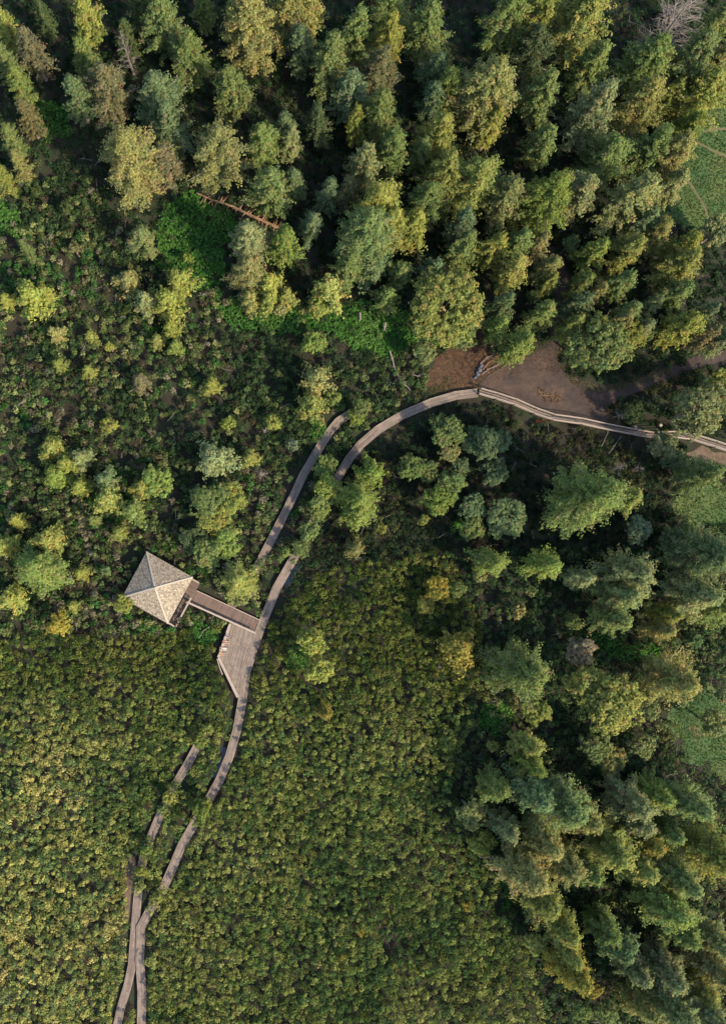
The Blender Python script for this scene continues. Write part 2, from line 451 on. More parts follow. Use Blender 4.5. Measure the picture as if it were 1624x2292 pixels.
for i, p in enumerate(q):
    c = p.lerp(q[4], .08) if i != 4 else p.lerp(q[0], .08)
    lm = MB(); lm.beam((c.x, c.y, 0), (c.x, c.y, zd - .125), .14, .14); lm.build('support_post', M['post'], deck)

# pavilion with pyramid roof
ze, za = 2.75, 5.05
rc = [at(x, y, ze) for x, y in ROOF]
cen = sum(rc, Vector()) / 4
pav = empty('pavilion', (cen.x, cen.y, 0))
tag(pav, 'square open pavilion with a pyramid shingle roof at the end of the railed walkway', 'pavilion')
c0 = Vector((cen.x, cen.y, 0))
rl = [p - c0 for p in rc]
apex = Vector((0, 0, za))
roof = MB()
for a, b_ in zip(rl, rl[1:] + rl[:1]):
    e = (b_ - a); L = e.length; e.normalize(); hs = (apex - (a + b_)/2).length
    roof.poly([a, apex, b_], [(0, 0), (L/2, hs), (L, 0)])
    dn = Vector((0, 0, -.14))
    roof.poly([a + dn, b_ + dn, apex + dn], [(0, 0), (L, 0), (L/2, hs)])
    roof.poly([b_, b_ + dn, a + dn, a], [(0,0),(0,.14),(L,.14),(L,0)])
ro = roof.build('roof', M['shingle'], pav)
for a in rl:
    h = MB(); h.beam(a*0.995 + apex*.005 + Vector((0,0,.03)), apex + Vector((0,0,.03)), .24, .05); h.build('hip_cap', M['ridge'], ro)
f = MB(); f.tube([apex + Vector((0,0,-.05)), apex + Vector((0,0,.16)), apex + Vector((0,0,.3))], [.16, .13, .03], 8); f.build('finial', M['ridge'], ro)
EX, EY = (rl[1] - rl[0]).normalized(), (rl[2] - rl[1]).normalized()    # NE edge direction, SE edge direction
half = (rl[1] - rl[0]).length / 2
zf = 0.58
fl = MB()                                           # floor reaches out under the south-east eave as a gallery
nx = EX * (half * 2 - .4)
def fp(u, v): return EX * u + EY * v
cs = [fp(-half+.35, -half+.35), fp(half+1.22, -half+.35), fp(half+1.22, half+.03), fp(-half+.35, half+.03)]
cs = [Vector((p.x, p.y, zf)) for p in cs]
fl.poly(cs[::-1], [(p.dot(EX), p.dot(EY)) for p in cs[::-1]])
fl.poly([p - Vector((0,0,.15)) for p in cs], [(p.dot(EX), p.dot(EY)) for p in cs])
for a, b_ in zip(cs, cs[1:] + cs[:1]): fl.poly([a, b_, b_ - Vector((0,0,.15)), a - Vector((0,0,.15))], [(0,0),(1,0),(1,.1),(0,.1)])
fl.build('floor', M['deckcross'], pav)
for u in (-1, 0, 1):
    for v in (-1, 0, 1):
        if u == 0 and v == 0: continue
        c = fp(u*(half-.55), v*(half-.55))
        pm = MB(); pm.beam((c.x, c.y, 0), (c.x, c.y, ze + (.12 if u and v else .05)), .2, .2); pm.build('post', M['post'], pav)
for a, b_ in ((fp(half+1.17, half), fp(half+1.17, -half+3.0)), (fp(half-.1, half), fp(half+1.17, half)), (fp(-half+.4, half-.1), fp(-half+.4, -half+.4)), (fp(-half+.5, -half+.4), fp(half+1.1, -half+.4))):
    rm = MB(); rm.beam((a.x, a.y, zf+1.0), (b_.x, b_.y, zf+1.0), .24, .05); ra = rm.build('railing', M['rail'], pav)
    rm = MB(); rm.beam((a.x, a.y, zf+.5), (b_.x, b_.y, zf+.5), .05, .10); rm.build('mid_rail', M['rail'], ra)
    n = max(2, int((b_-a).length/1.8)+1)
    for k in range(n):
        c = a.lerp(b_, .03 + .94*k/(n-1)); pm = MB(); pm.beam((c.x, c.y, zf+.002), (c.x, c.y, zf+.97), .09, .09); pm.build('rail_post', M['post'], ra)

# railed walkway from the pavilion to the boardwalk
WN = [(432,1318),(584,1389)]; WS = [(420,1347),(572,1416)]
zw = 0.560
A, B, Cc, D = (at(*WN[0], zw), at(*WN[1], zw), at(*WS[1], zw), at(*WS[0], zw))
walk = empty('walkway', (A.x, A.y, 0))
tag(walk, 'short cross planked walkway with one pale handrail leading to the pavilion', 'walkway')
o0 = Vector((A.x, A.y, 0)); A, B, Cc, D = (p - o0 for p in (A, B, Cc, D))
t = (B - A).normalized(); n = Vector((-t.y, t.x, 0))
dm = MB()
quad = [D, Cc, B, A]
dm.poly(quad, [(p.dot(n), p.dot(t)) for p in quad])
quad2 = [p - Vector((0,0,.1)) for p in quad[::-1]]
dm.poly(quad2, [(p.dot(n), p.dot(t)) for p in quad2])
for a, b_ in zip(quad, quad[1:] + quad[:1]): dm.poly([a, a - Vector((0,0,.1)), b_ - Vector((0,0,.1)), b_], [(0,0),(0,.1),(1,.1),(1,0)])
dm.build('deck', M['deckcross'], walk)
rm = MB(); rm.beam(D + Vector((0,0,1.0)), Cc + Vector((0,0,1.0)), .26, .05); ra = rm.build('handrail', M['rail'], walk)
rm = MB(); rm.beam(D + Vector((0,0,.5)), Cc + Vector((0,0,.5)), .05, .12); rm.build('mid_rail', M['rail'], ra)
for k in range(8):
    c = D.lerp(Cc, .02 + .96*k/7); pm = MB(); pm.beam((c.x, c.y, zw+.002), (c.x, c.y, zw+.97), .1, .1); pm.build('rail_post', M['post'], ra)
km = MB(); km.beam(A.lerp(B, .05) + Vector((0,0,.06)), B + Vector((0,0,.06)), .12, .1); km.build('kerb_board', M['rail'], walk)
for k in range(6):
    for a, b_ in ((A, B), (D, Cc)):
        c = a.lerp(b_, .05 + .18*k) + (n * (-.12 if a is A else .12)); pm = MB(); pm.beam((c.x, c.y, 0), (c.x, c.y, zw-.105), .12, .12); pm.build('support_post', M['post'], walk)

# posts beside the lot walk
for i, (x, y, lab) in enumerate(((1414,958,'short square timber post between the gravel lot and the railed boardwalk'),
                 (1470,955,'short square timber post under the big round tree by the railed boardwalk'),
                 (1551,968,'short square timber post by the railed boardwalk nearest the right edge'))):
    c = at(x, y, 0)
    r_ = empty('bollard', c, R.uniform(0, 1)); tag(r_, lab, 'post', 'timber posts along the railed boardwalk')
    pm = MB(); pm.beam((0,0,0), (0,0,1.05), .26, .26); pm.build('shaft', M['post'], r_)
    pm = MB(); pm.beam((0,0,1.052), (0,0,1.12), .40, .40); pm.build('cap', M['rail'], r_)

# ------------------------------------------------------------------ leaves
def unit(v): return v / np.maximum(np.linalg.norm(v, axis=1, keepdims=True), 1e-9)
def leaf_quads(c, n, size, aspect=0.55):
    N = len(c)
    n = unit(n)
    a = unit(np.cross(n, unit(rng.normal(size=(N, 3))))); b_ = np.cross(n, a)
    s = size[:, None]; w = s * aspect
    bend = n * s * 0.18
    v = np.stack([c - a*s - bend, c + b_*w, c + a*s - bend, c - b_*w], 1).reshape(-1, 3)
    f = np.arange(N*4).reshape(N, 4)
    return v, f
def leaf_tris(c, n, size):
    N = len(c)
    n = unit(n)
    a = unit(np.cross(n, unit(rng.normal(size=(N, 3))))); b_ = np.cross(n, a)
    s = size[:, None]
    v = np.stack([c - a*s*.9 - b_*s*.45, c + a*s*.9 - b_*s*.45, c + b_*s*1.0], 1).reshape(-1, 3)
    return v, np.arange(N*3).reshape(N, 3)

def puffs_to_crown(name, pc, pr, pn, per, leaf, tint, dirs=None, stretch=2.1):
    """clumps of small leaves: pc centres, pr radii, pn outward normals, tint per clump"""
    K = len(pc)
    idx = np.repeat(np.arange(K), per)
    off = rng.normal(size=(len(idx), 3)); off = unit(off) * (rng.random((len(idx), 1)) ** 0.45)
    off[:, 2] *= 0.7
    o = off * pr[idx][:, None]
    if dirs is not None:
        d_ = dirs[idx]; o = o + d_ * (np.sum(o*d_, 1, keepdims=True)) * (stretch - 1)
    c = pc[idx] + o
    n = off * 0.9 + pn[idx] * 0.55 + np.array([0, 0, 0.35]) + rng.normal(size=off.shape) * 0.38
    sz = leaf * (0.65 + 0.7 * rng.random(len(idx)))
    v, f = leaf_quads(c, n, sz)
    fc = tint[idx] * (0.78 + 0.44 * rng.random((len(idx), 1)))
    return mesh_np(name, v, f, fc)

def clump_tints(K, warm=0.25):
    """young tips yellower, older needles greener: a random value per clump"""
    t = rng.random((K, 1))
    green = np.array([0.78, 0.92, 0.86]); yel = np.array([1.22, 1.12, 0.88]); brown = np.array([1.35, 1.02, 1.0])
    c = green * (1 - t) + yel * t
    br = rng.random((K, 1)) < warm * 0.35
    return np.where(br, brown, c) * (0.85 + 0.3 * rng.random((K, 1)))

def conifer_proto(h, rad, nbr, pper, per, leaf, pr0, shape, bare=0.3, uneven=0.25):
    tb = MB()
    bend = [(R.uniform(-.02, .02)*h*k, R.uniform(-.02, .02)*h*k) for k in (0, .4, .7, 1)]
    def axis(z):
        t = z / h * 3; i = min(2, int(t)); f_ = t - i
        return Vector((bend[i][0]*(1-f_)+bend[i+1][0]*f_, bend[i][1]*(1-f_)+bend[i+1][1]*f_, z))
    r0 = 0.017*h + .03
    tb.tube([axis(z*h) for z in (0, .15, .35, .6, .8, .95)], [r0*1.25, r0, r0*.8, r0*.5, r0*.28, r0*.1], 7)
    pc, pr, pn, dr = [], [], [], []
    az = R.uniform(0, 6.28)
    lob = [(R.uniform(.0, uneven), R.uniform(0, 6.28), k) for k in (2, 3, 5)]
    for i in range(nbr):
        t = (i + R.random()) / nbr                       # 0 bottom .. 1 top
        t = t ** 0.85
        z = h * (0.20 + 0.78 * t)
        az += 2.39996 + R.uniform(-.45, .45)
        prof = (1 - t ** 1.3) ** shape * min(1, .60 + 1.4 * t)
        lmod = 1 + sum(a * math.sin(k*az + p) for a, p, k in lob)
        L = rad * max(.10, prof) * lmod * R.uniform(.62, 1.16)
        droop = -0.28 + 0.75 * t + R.uniform(-.12, .12)
        base = axis(z)
        dv = Vector((math.cos(az), math.sin(az), 0))
        tip = base + dv * L + Vector((0, 0, droop * L * .8 + (0.10*L)))
        mid = base.lerp(tip, .55) + Vector((0, 0, -.05 * L))
        rb = max(.026, .026 * L)
        tb.tube([base, mid, tip], [rb, rb*.6, rb*.22], 3)
        n = max(2, int(round(pper * (0.5 + .6 * L / rad))))
        for k in range(n):
            f_ = bare + (1.0 - bare) * (k + R.random()*.7) / n
            p = base.lerp(mid, f_/.55) if f_ < .55 else mid.lerp(tip, (f_-.55)/.45)
            side = Vector((-dv.y, dv.x, 0)) * R.uniform(-1, 1) * .17 * L * (1.1 - f_ * .55)
            p = p + side + Vector((0, 0, R.uniform(-.1, .16)))
            pc.append(p); pr.append(pr0 * R.uniform(.7, 1.25) * (0.75 + .35 * L / rad)); pn.append((dv*.6 + side.normalized()*.2 + Vector((0,0,.5)))); dr.append((tip - base).normalized())
    for k in range(4):
        p = axis(h*(.93 + .02*k)); pc.append(p); pr.append(pr0*.55); pn.append(Vector((0,0,1))); dr.append(Vector((0,0,1)))
    K = len(pc)
    crown = puffs_to_crown('crown', np.array(pc), np.array(pr), np.array(pn), per, leaf, clump_tints(K), np.array(dr))
    tm = tb.mesh('trunk'); tm.materials.append(M['bark']); crown.materials.append(M['leaf'])
    return dict(trunk=tm, crown=crown, h=h, r=rad)

def broad_proto(h, rad, nl, per, leaf, pr0, gaps=0.15):
    tb = MB()
    r0 = 0.02*h + .05
    fork = h * .32
    tb.tube([(0,0,0), (R.uniform(-.1,.1), R.uniform(-.1,.1), fork*.5), (0,0,fork)], [r0*1.3, r0, r0*.85], 7)
    pc, pr, pn = [], [], []
    nb = 7 + int(rad)
    lobes = []
    for i in range(nb):
        az = i * 2.4 + R.uniform(-.35, .35); el = R.uniform(.15, 1.35)
        d_ = Vector((math.cos(az)*math.cos(el), math.sin(az)*math.cos(el), math.sin(el)))
        c = Vector((d_.x*rad*.62, d_.y*rad*.62, h*.58 + d_.z*h*.26))
        lobes.append((c, rad*R.uniform(.32, .5)))
        tb.tube([(0,0,fork), Vector((0,0,fork)).lerp(c, .5) + Vector((0,0,.04*h)), c], [r0*.55, r0*.33, r0*.1], 4)
        for k in range(4):
            e = c + Vector((R.uniform(-1,1), R.uniform(-1,1), R.uniform(-.2,1)))*rad*.34
            tb.tube([c.lerp(Vector((0,0,fork)), .2), e], [r0*.14, r0*.04], 3)
    for k in range(nl):
        c, lr = lobes[R.randrange(nb)]
        v = Vector((R.gauss(0,1), R.gauss(0,1), R.gauss(.25, 1))).normalized()
        p = c + Vector((v.x*lr, v.y*lr, v.z*lr*min(1.3, h/rad*.35))) * (R.random()**.35)
        if p.z < h*.22: p.z = h*.22 + R.random()*h*.1
        pc.append(p); pr.append(pr0*R.uniform(.65, 1.25)); pn.append(v*.8 + Vector((0,0,.3)))
    crown = puffs_to_crown('crown', np.array(pc), np.array(pr), np.array(pn), per, leaf, clump_tints(nl))
    tm = tb.mesh('trunk'); tm.materials.append(M['bark']); crown.materials.append(M['leaf'])
    return dict(trunk=tm, crown=crown, h=h, r=rad)

def bare_proto(h, rad, nbr, twigs, grey=True, shape=.6):
    tb = MB(); wb = MB()
    r0 = 0.014*h + .03
    tb.tube([(0,0,0), (.05*h*R.uniform(-1,1), .03*h, h*.5), (0, 0, h)], [r0*1.2, r0*.75, r0*.12], 6)
    az = 0
    for i in range(nbr):
        t = (i + R.random())/nbr; z = h*(.15 + .84*t); az += 2.4 + R.uniform(-.5,.5)
        L = rad*max(.14, (1-t)**shape)*R.uniform(.6, 1.1)
        b0 = Vector((0,0,z)); dv = Vector((math.cos(az), math.sin(az), R.uniform(-.05,.45)))
        e = b0 + dv*L; mid = b0.lerp(e, .5) + Vector((R.uniform(-.1,.1)*L, R.uniform(-.1,.1)*L, .06*L))
        rb = max(.022, .02*L)
        wb.tube([b0, mid, e], [rb, rb*.7, rb*.3], 4)
        for k in range(twigs):
            f_ = R.uniform(.25, 1); p = b0.lerp(mid, f_/.5) if f_ < .5 else mid.lerp(e, (f_-.5)/.5)
            q = p + (dv*.6 + Vector((R.gauss(0,.6), R.gauss(0,.6), R.uniform(-.1,.5))))*L*R.uniform(.18,.36)
            wb.tube([p, p.lerp(q,.5)+Vector((0,0,.03*L)), q], [rb*.5, rb*.36, rb*.2], 3)
    mt = M['greywood'] if grey else M['deadwood']
    tm = tb.mesh('trunk'); tm.materials.append(mt); bm_ = wb.mesh('branches'); bm_.materials.append(mt)
    return dict(trunk=tm, branches=bm_, h=h, r=rad)

PROTO = {
 'CX': [conifer_proto(19, 6.0, 210, 6, 25, .175, .56, s, bare=b_) for s, b_ in ((.8,.36),(.95,.30),(.7,.40))],
 'CL': [conifer_proto(18, 4.2, 150, 5, 22, .175, .46, s, bare=b_) for s, b_ in ((.75,.34),(.95,.28),(.65,.40),(.8,.25),(1.0,.3),(.85,.42),(.7,.3))],
 'CM': [conifer_proto(13, 2.7, 105, 4, 20, .165, .38, s, bare=b_) for s, b_ in ((.75,.3),(.95,.25),(.62,.35),(.85,.28),(.7,.4),(1.05,.3),(.8,.33))],
 'CS': [conifer_proto(5, 1.5, 56, 4, 18, .125, .26, s, bare=b_, uneven=.3) for s, b_ in ((.7,.3),(.9,.25),(.55,.35))],
 'BL': [broad_proto(12, 5.0, 620, 20, .185, .48), broad_proto(11, 5.0, 560, 20, .185, .5), broad_proto(13, 5.0, 660, 20, .18, .46)],
 'BM': [broad_proto(6.5, 2.6, 300, 18, .155, .33), broad_proto(7, 2.6, 280, 18, .155, .35), broad_proto(6, 2.6, 330, 17, .155, .31)],
 'BS': [broad_proto(3.2, 1.1, 90, 13, .13, .21), broad_proto(2.8, 1.1, 80, 14, .13, .22)],
 'DL': [bare_proto(17, 4.6, 110, 9, False)],
 'DM': [bare_proto(11, 2.0, 60, 6, True), bare_proto(9, 2.0, 50, 7, True)],
 'DS': [bare_proto(2.6, .8, 30, 5, False), bare_proto(2.2, .8, 26, 6, False)],
}
TINT = {'y': (0.212,0.220,0.062), 'g': (0.148,0.182,0.066), 'd': (0.075,0.098,0.044), 'b': (0.124,0.164,0.080),
        't': (0.215,0.206,0.080), 'o': (0.245,0.205,0.050), 'p': (0.195,0.212,0.095), 's': (0.140,0.165,0.110), 'l': (0.172,0.212,0.060), 'r':(0.155,0.142,0.075), 'k':(0.235,0.195,0.135)}
CNAME = {'y': 'yellow green', 'g': 'olive green', 'd': 'dark green', 'b': 'blue green', 't': 'tan tipped', 'o': 'orange yellow',
         'p': 'pale grey green', 's': 'silvery grey', 'l': 'bright green', 'r': 'brownish', 'k': 'pale pinkish'}

# crown centre x, y, crown radius (photo units), kind C conifer / B leafy / D bare, colour
T = """
15,60,30,C,y;20,140,30,C,g;45,192,28,C,l;72,108,36,C,r;62,262,26,C,r;100,40,26,C,d;190,42,36,C,y;186,128,31,C,g;174,212,36,C,b;214,158,30,C,g;236,200,44,C,r;
25,320,26,C,g;8,400,22,C,y;45,368,22,C,t;285,85,26,C,d;322,18,38,C,d;372,48,52,C,g;424,128,44,C,g;355,222,52,C,b;378,292,48,C,b;300,352,70,C,t;372,368,38,C,r;
492,342,57,C,t;520,205,38,C,g;455,20,28,C,g;562,55,64,C,t;640,24,52,C,t;684,28,40,C,t;676,105,36,C,b;736,134,47,C,g;799,77,40,C,g;873,84,42,C,y;877,14,42,C,g;954,63,48,C,g;
845,151,46,C,r;782,207,40,C,b;855,253,43,C,g;799,278,26,C,y;975,158,34,C,b;1000,204,34,C,l;964,225,30,C,b;711,274,32,C,d;873,334,40,C,g;817,369,37,C,p;
975,306,47,C,y;943,345,30,C,g;996,387,47,C,y;954,457,42,C,g;1059,404,52,C,y;1088,204,66,C,t;1100,281,31,C,y;848,457,57,C,y;820,522,62,C,g;868,512,46,C,y;778,432,27,C,r;
736,432,30,C,b;697,499,27,C,b;926,510,36,C,y;1033,508,32,C,b;1098,555,32,C,y;1036,559,36,C,g;641,286,31,C,b;592,323,37,C,g;648,316,29,C,p;609,422,46,C,g;659,408,25,C,b;
557,538,44,C,p;634,541,40,C,l;560,606,46,C,t;602,641,32,C,y;560,673,26,C,t;599,673,25,C,y;641,669,24,C,y;627,694,17,B,t;
1134,46,47,C,g;1204,35,44,C,y;1299,46,58,C,y;1600,53,32,C,g;1187,116,42,C,d;1211,211,45,C,g;1324,151,40,C,g;1450,141,52,C,g;1542,130,50,C,g;1440,229,50,C,t;1500,215,27,C,y;
1563,211,47,C,y;1600,148,46,C,t;1327,253,58,C,p;1208,323,34,C,g;1352,359,47,C,g;1450,338,52,C,g;1538,288,32,C,l;1500,352,42,C,t;1222,447,62,C,l;1134,443,48,C,p;1299,432,40,C,p;
1415,447,58,C,p;1500,418,32,C,p;1271,548,23,B,b;1158,541,33,C,g;1204,548,28,C,t;1327,562,31,C,l;1405,559,36,C,y;1464,527,31,C,t;1440,499,35,C,b;1598,520,34,B,p;1524,559,36,C,y;
1141,606,36,C,y;1222,606,29,C,t;1229,638,22,C,y;1299,634,26,C,g;1387,634,31,C,g;1334,655,22,C,t;1120,683,29,C,b;1190,666,20,B,d;1292,683,29,C,b;1215,704,33,C,g;
1401,701,31,C,g;1454,687,23,C,p;1517,592,46,C,y;1517,655,33,C,g;1528,729,39,C,y;1577,701,23,C,b;1570,752,30,C,r;1612,760,32,C,p;1116,733,29,C,l;1278,733,31,C,y;1327,733,25,C,y;
1383,729,31,C,t;1433,733,28,C,p;1160,772,40,C,l;1338,776,72,B,g;1396,742,46,B,y;1440,748,24,B,g;1558,916,66,B,p;1299,1458,33,B,k;1610,870,36,B,y;1478,1000,33,B,p;1500,1028,25,B,b;
1577,1063,43,C,g;1414,922,25,B,d;1320,1120,78,C,g;1400,1118,38,C,y;996,687,84,B,y;1040,728,46,B,g;732,652,41,C,y;715,695,30,B,y;866,666,29,C,g;968,606,31,C,b;894,610,29,C,g;
785,592,42,C,g;834,599,33,C,b;947,789,32,B,p;701,771,29,B,l;708,852,33,C,t;697,908,33,C,y;743,891,19,B,l;796,930,19,B,l;
1000,966,40,B,g;1003,1018,28,B,t;1056,985,32,B,b;1092,995,44,B,b;1031,1046,24,B,b;1102,1058,32,B,b;919,1049,33,B,g;961,1056,24,B,g;1007,1086,33,B,g;978,1119,36,B,l;
831,1056,33,C,l;803,1116,50,C,l;736,1085,35,B,l;725,1046,27,B,g;712,1128,26,B,g;1052,1140,36,B,b;1130,1158,44,B,b;799,1155,34,C,l;
288,627,27,C,t;404,631,28,C,y;376,676,33,C,y;327,680,25,C,p;381,736,19,C,y;394,778,15,C,l;72,662,34,C,y;103,659,22,C,y;16,673,16,C,y;127,750,19,C,t;134,817,13,C,y;207,754,13,C,y;
198,831,14,C,y;246,778,11,B,y;475,863,17,C,y;244,954,17,B,y;513,947,17,B,l;482,1025,36,C,p;120,1000,28,C,y;127,1063,27,C,l;151,1040,26,C,y;183,1028,23,C,p;183,1090,21,C,y;
239,1080,26,C,b;243,1119,29,C,y;316,1091,21,C,y;352,1077,32,B,l;468,1120,40,B,g;510,1120,33,B,y;313,852,20,C,r;352,764,15,C,t;318,536,30,C,p;609,947,19,B,y;560,1024,21,C,y;
655,996,17,B,s;40,1167,19,C,y;112,1205,31,C,y;14,1223,26,C,y;88,1276,47,C,l;25,1339,31,C,y;130,1399,21,C,o;183,1283,15,C,y;239,1276,13,B,b;267,1191,17,C,y;475,1163,31,B,y;
506,1216,31,B,l;432,1205,29,B,d;468,1240,36,B,g;531,1304,38,C,y;211,1163,15,C,g;162,1356,13,C,y;299,1145,23,C,g;60,560,16,C,g;150,470,18,B,d;170,560,15,B,r;420,580,12,B,l;
699,1438,34,B,y;711,1498,34,B,y;796,1226,21,C,t;852,1181,16,B,y;1028,1451,39,C,o;729,1595,19,C,o;975,1318,29,B,o;1020,1318,21,B,g;950,1352,21,B,y;1070,1293,17,B,t;1056,1178,30,B,g;
1000,1662,20,B,l;1098,1669,16,B,y;947,1163,15,B,y;1098,1508,26,B,g;1419,1184,33,B,s;1172,1504,70,C,g;1348,1567,82,B,y;1503,1522,54,C,t;1573,1247,62,C,b;1552,1335,56,C,p;
1601,1353,50,C,g;1408,1280,52,C,p;1387,1330,50,C,p;1489,1371,29,C,y;1369,1384,40,C,g;1222,1265,40,C,l;1099,1258,36,C,l;1299,1295,31,C,p;1201,1592,32,B,y;1155,1367,18,B,t;
1176,1669,34,C,y;1190,1712,31,C,l;1320,1673,41,B,g;1362,1698,37,B,t;1426,1669,34,B,p;1450,1589,23,B,p;1594,1617,31,B,p;1538,1188,19,B,g;1475,1409,30,C,t;1545,1434,21,B,b;1612,1557,20,B,p;
1500,1205,26,B,b;735,1108,25,B,g;716,1146,25,B,l;692,1192,25,B,g;670,1228,22,B,g;640,1236,14,B,l;808,911,27,B,g;276,1350,20,B,y;560,1290,18,B,y;535,1340,16,B,g;452,1812,22,B,l;462,1795,16,B,y;450,1838,14,B,g;465,1630,17,B,y;452,1656,19,B,l;378,1785,17,B,y;366,1806,13,B,g;330,1900,15,B,l;318,1945,16,B,y;311,1978,13,B,g;352,2008,15,B,y;1280,1395,20,B,g;1150,1440,16,B,g;
1087,1766,26,B,y;1049,1811,42,B,p;1073,1882,30,B,y;1045,2026,14,B,o;806,2082,11,B,o;764,2138,10,B,o;1106,1762,31,C,g;1201,1776,50,C,b;1254,1803,54,C,g;1308,1831,44,C,t;
1130,1850,32,C,p;1218,1896,46,C,t;1264,1931,42,C,t;1408,1797,44,C,p;1464,1783,40,C,l;1422,1836,36,C,p;1369,1899,50,C,y;1426,1941,44,C,y;1447,1882,31,C,o;1172,1952,60,C,t;1210,2015,42,C,y;
1591,1910,52,C,y;1520,1959,46,C,g;1545,1801,46,C,g;1492,1864,31,C,g;1320,1941,31,C,g;1492,2036,52,C,l;1355,2079,34,C,g;1520,2082,40,C,g;
1264,2079,36,C,y;1190,2107,30,B,y;1380,2110,36,C,b;1601,2103,36,C,p;1271,2135,33,C,y;1278,2177,42,C,o;1422,2174,34,C,p;1492,2177,44,C,p;
1598,2174,42,C,t;1324,2212,21,B,o;1573,2216,32,C,y;1506,2258,50,C,p;1433,2254,31,C,t;1580,2262,42,C,p;1352,2265,31,B,g;1300,2255,24,B,g
"""
trees = []
for rec in T.replace('\n', '').split(';'):
    if not rec.strip(): continue
    x, y, r, k, c = rec.split(','); trees.append((float(x), float(y), float(r), k, c))
DEAD = [(1507,46,60,'DL','large bleached bare tree leaning over the dark gap near the top right corner'),
        (658,92,24,'DM','thin grey bare snag with short twigs near the top edge'),
        (285,112,28,'DM','twiggy grey bare conifer in the dark gap near the top left'),
        (1385,1045,16,'DM','bare comb shaped conifer skeleton below the gravel lot'),
        (1395,925,18,'DM','crooked grey bare branches rising from the dark bush beside the lot'),
        (592,966,14,'DS','pale bare shrub just left of the slanting boardwalk top, beside a greyer one'),
        (585,1063,16,'DS','round pale bare shrub left of the middle of the slanting boardwalk'),
        (109,831,14,'DS','pale bare shrub among saplings near the left edge'),
        (60,755,9,'DS','tiny pale bare shrub close to the left edge'),
        (982,1494,8,'DS','small white bare sapling below the orange yellow tree'),
        (913,1404,8,'DS','small white bare sapling left of the orange yellow tree'),
        (205,1240,12,'DS','small pale bare shrub left of the pavilion roof'),
        (527,1215,9,'DS','small grey bare shrub above the pavilion walkway'),
        (1432,1050,14,'DS','low bare shrub right of the comb shaped skeleton')]

def forest(x, y):
    if x > 1060 and y > 1380: return True
    if x > 1080: return True
    return y < 575
def tree_height(x, y, r, k):
    if k == 'B': return 2.0 + r * 0.11 if not (x > 1060) else 2.5 + r * 0.12
    return 5.4 + r * 0.165 if forest(x, y) else 2.2 + r * 0.17

LAND = [('the pavilion roof',352,1316),('the seating deck',525,1455),('the gravel lot',1220,850),('the long fallen log',540,475),
        ('the bright green clearing',430,560),('the top right meadow',1580,380),('the big bleached tree',1507,46),('the boardwalk bend',850,955),
        ('the lowest boardwalk stretch',400,1890),('the bottom right corner',1624,2292),('the top left corner',0,0),('the top edge middle',812,0),
        ('the right edge middle',1624,1250),('the silvery bush',1419,1184),('the left edge middle',0,1146),('the slanting boardwalk',690,1040),
        ('the comb shaped skeleton',1385,1045),('the fern patch',820,725),('the right edge meadow',1590,1690),('the photo centre',812,1146)]
def direction(dx, dy):
    a = math.degrees(math.atan2(-dy, dx)) % 360
    return ['right of', 'above and right of', 'above', 'above and left of', 'left of', 'below and left of', 'below', 'below and right of'][int((a + 22.5)//45) % 8]
ORD = ['nearest', 'second nearest', 'third nearest', 'fourth nearest', 'fifth nearest', 'sixth nearest', 'seventh nearest', 'eighth nearest', 'ninth nearest', 'tenth nearest']
lab_groups = {}
for i, (x, y, r, k, c) in enumerate(trees):
    nm, lx, ly = min(LAND, key=lambda l: (l[1]-x)**2 + (l[2]-y)**2)
    kind = ('tall conifer' if forest(x, y) else 'small conifer') if k == 'C' else ('leafy tree' if r >= 22 else 'leafy shrub')
    if c == 's' : kind = 'bush'
    big = 'large ' if r >= 50 else ''
    key = (nm, direction(x-lx, y-ly), CNAME[c], kind, big)
    lab_groups.setdefault(key, []).append((math.hypot(x-lx, y-ly), i))
LAB = {}
for (nm, dr_, cn, kind, big), lst in lab_groups.items():
    lst.sort()
    for j, (_, i) in enumerate(lst):
        pre = '' if len(lst) == 1 else ORD[j] + ' '
        LAB[i] = f"{pre}{big}{cn} {kind} {dr_} {nm}"
NAMES = {'tall conifer': 'conifer_tree', 'small conifer': 'young_conifer', 'leafy tree': 'leafy_tree', 'leafy shrub': 'leafy_shrub', 'bush': 'grey_bush'}
GRP = {'conifer_tree': 'tall conifers of the forest', 'young_conifer': 'small conifers scattered over the shrubs', 'leafy_tree': 'leafy trees', 'leafy_shrub': 'small leafy shrubs', 'grey_bush': 'silvery bushes'}

trunk_bases = []
def plant(name, proto, base, hscale, rscale, rz, col):
    o = empty(name, base, rz)
    o.rotation_euler = (R.uniform(-.03, .03), R.uniform(-.03, .03), rz)
    for part in ('trunk', 'branches', 'crown'):
        if part in proto:
            c = link(part, proto[part], None, o)
            c.scale = (rscale, rscale, hscale)
            if col: c.color = (*col, 1)
    return o

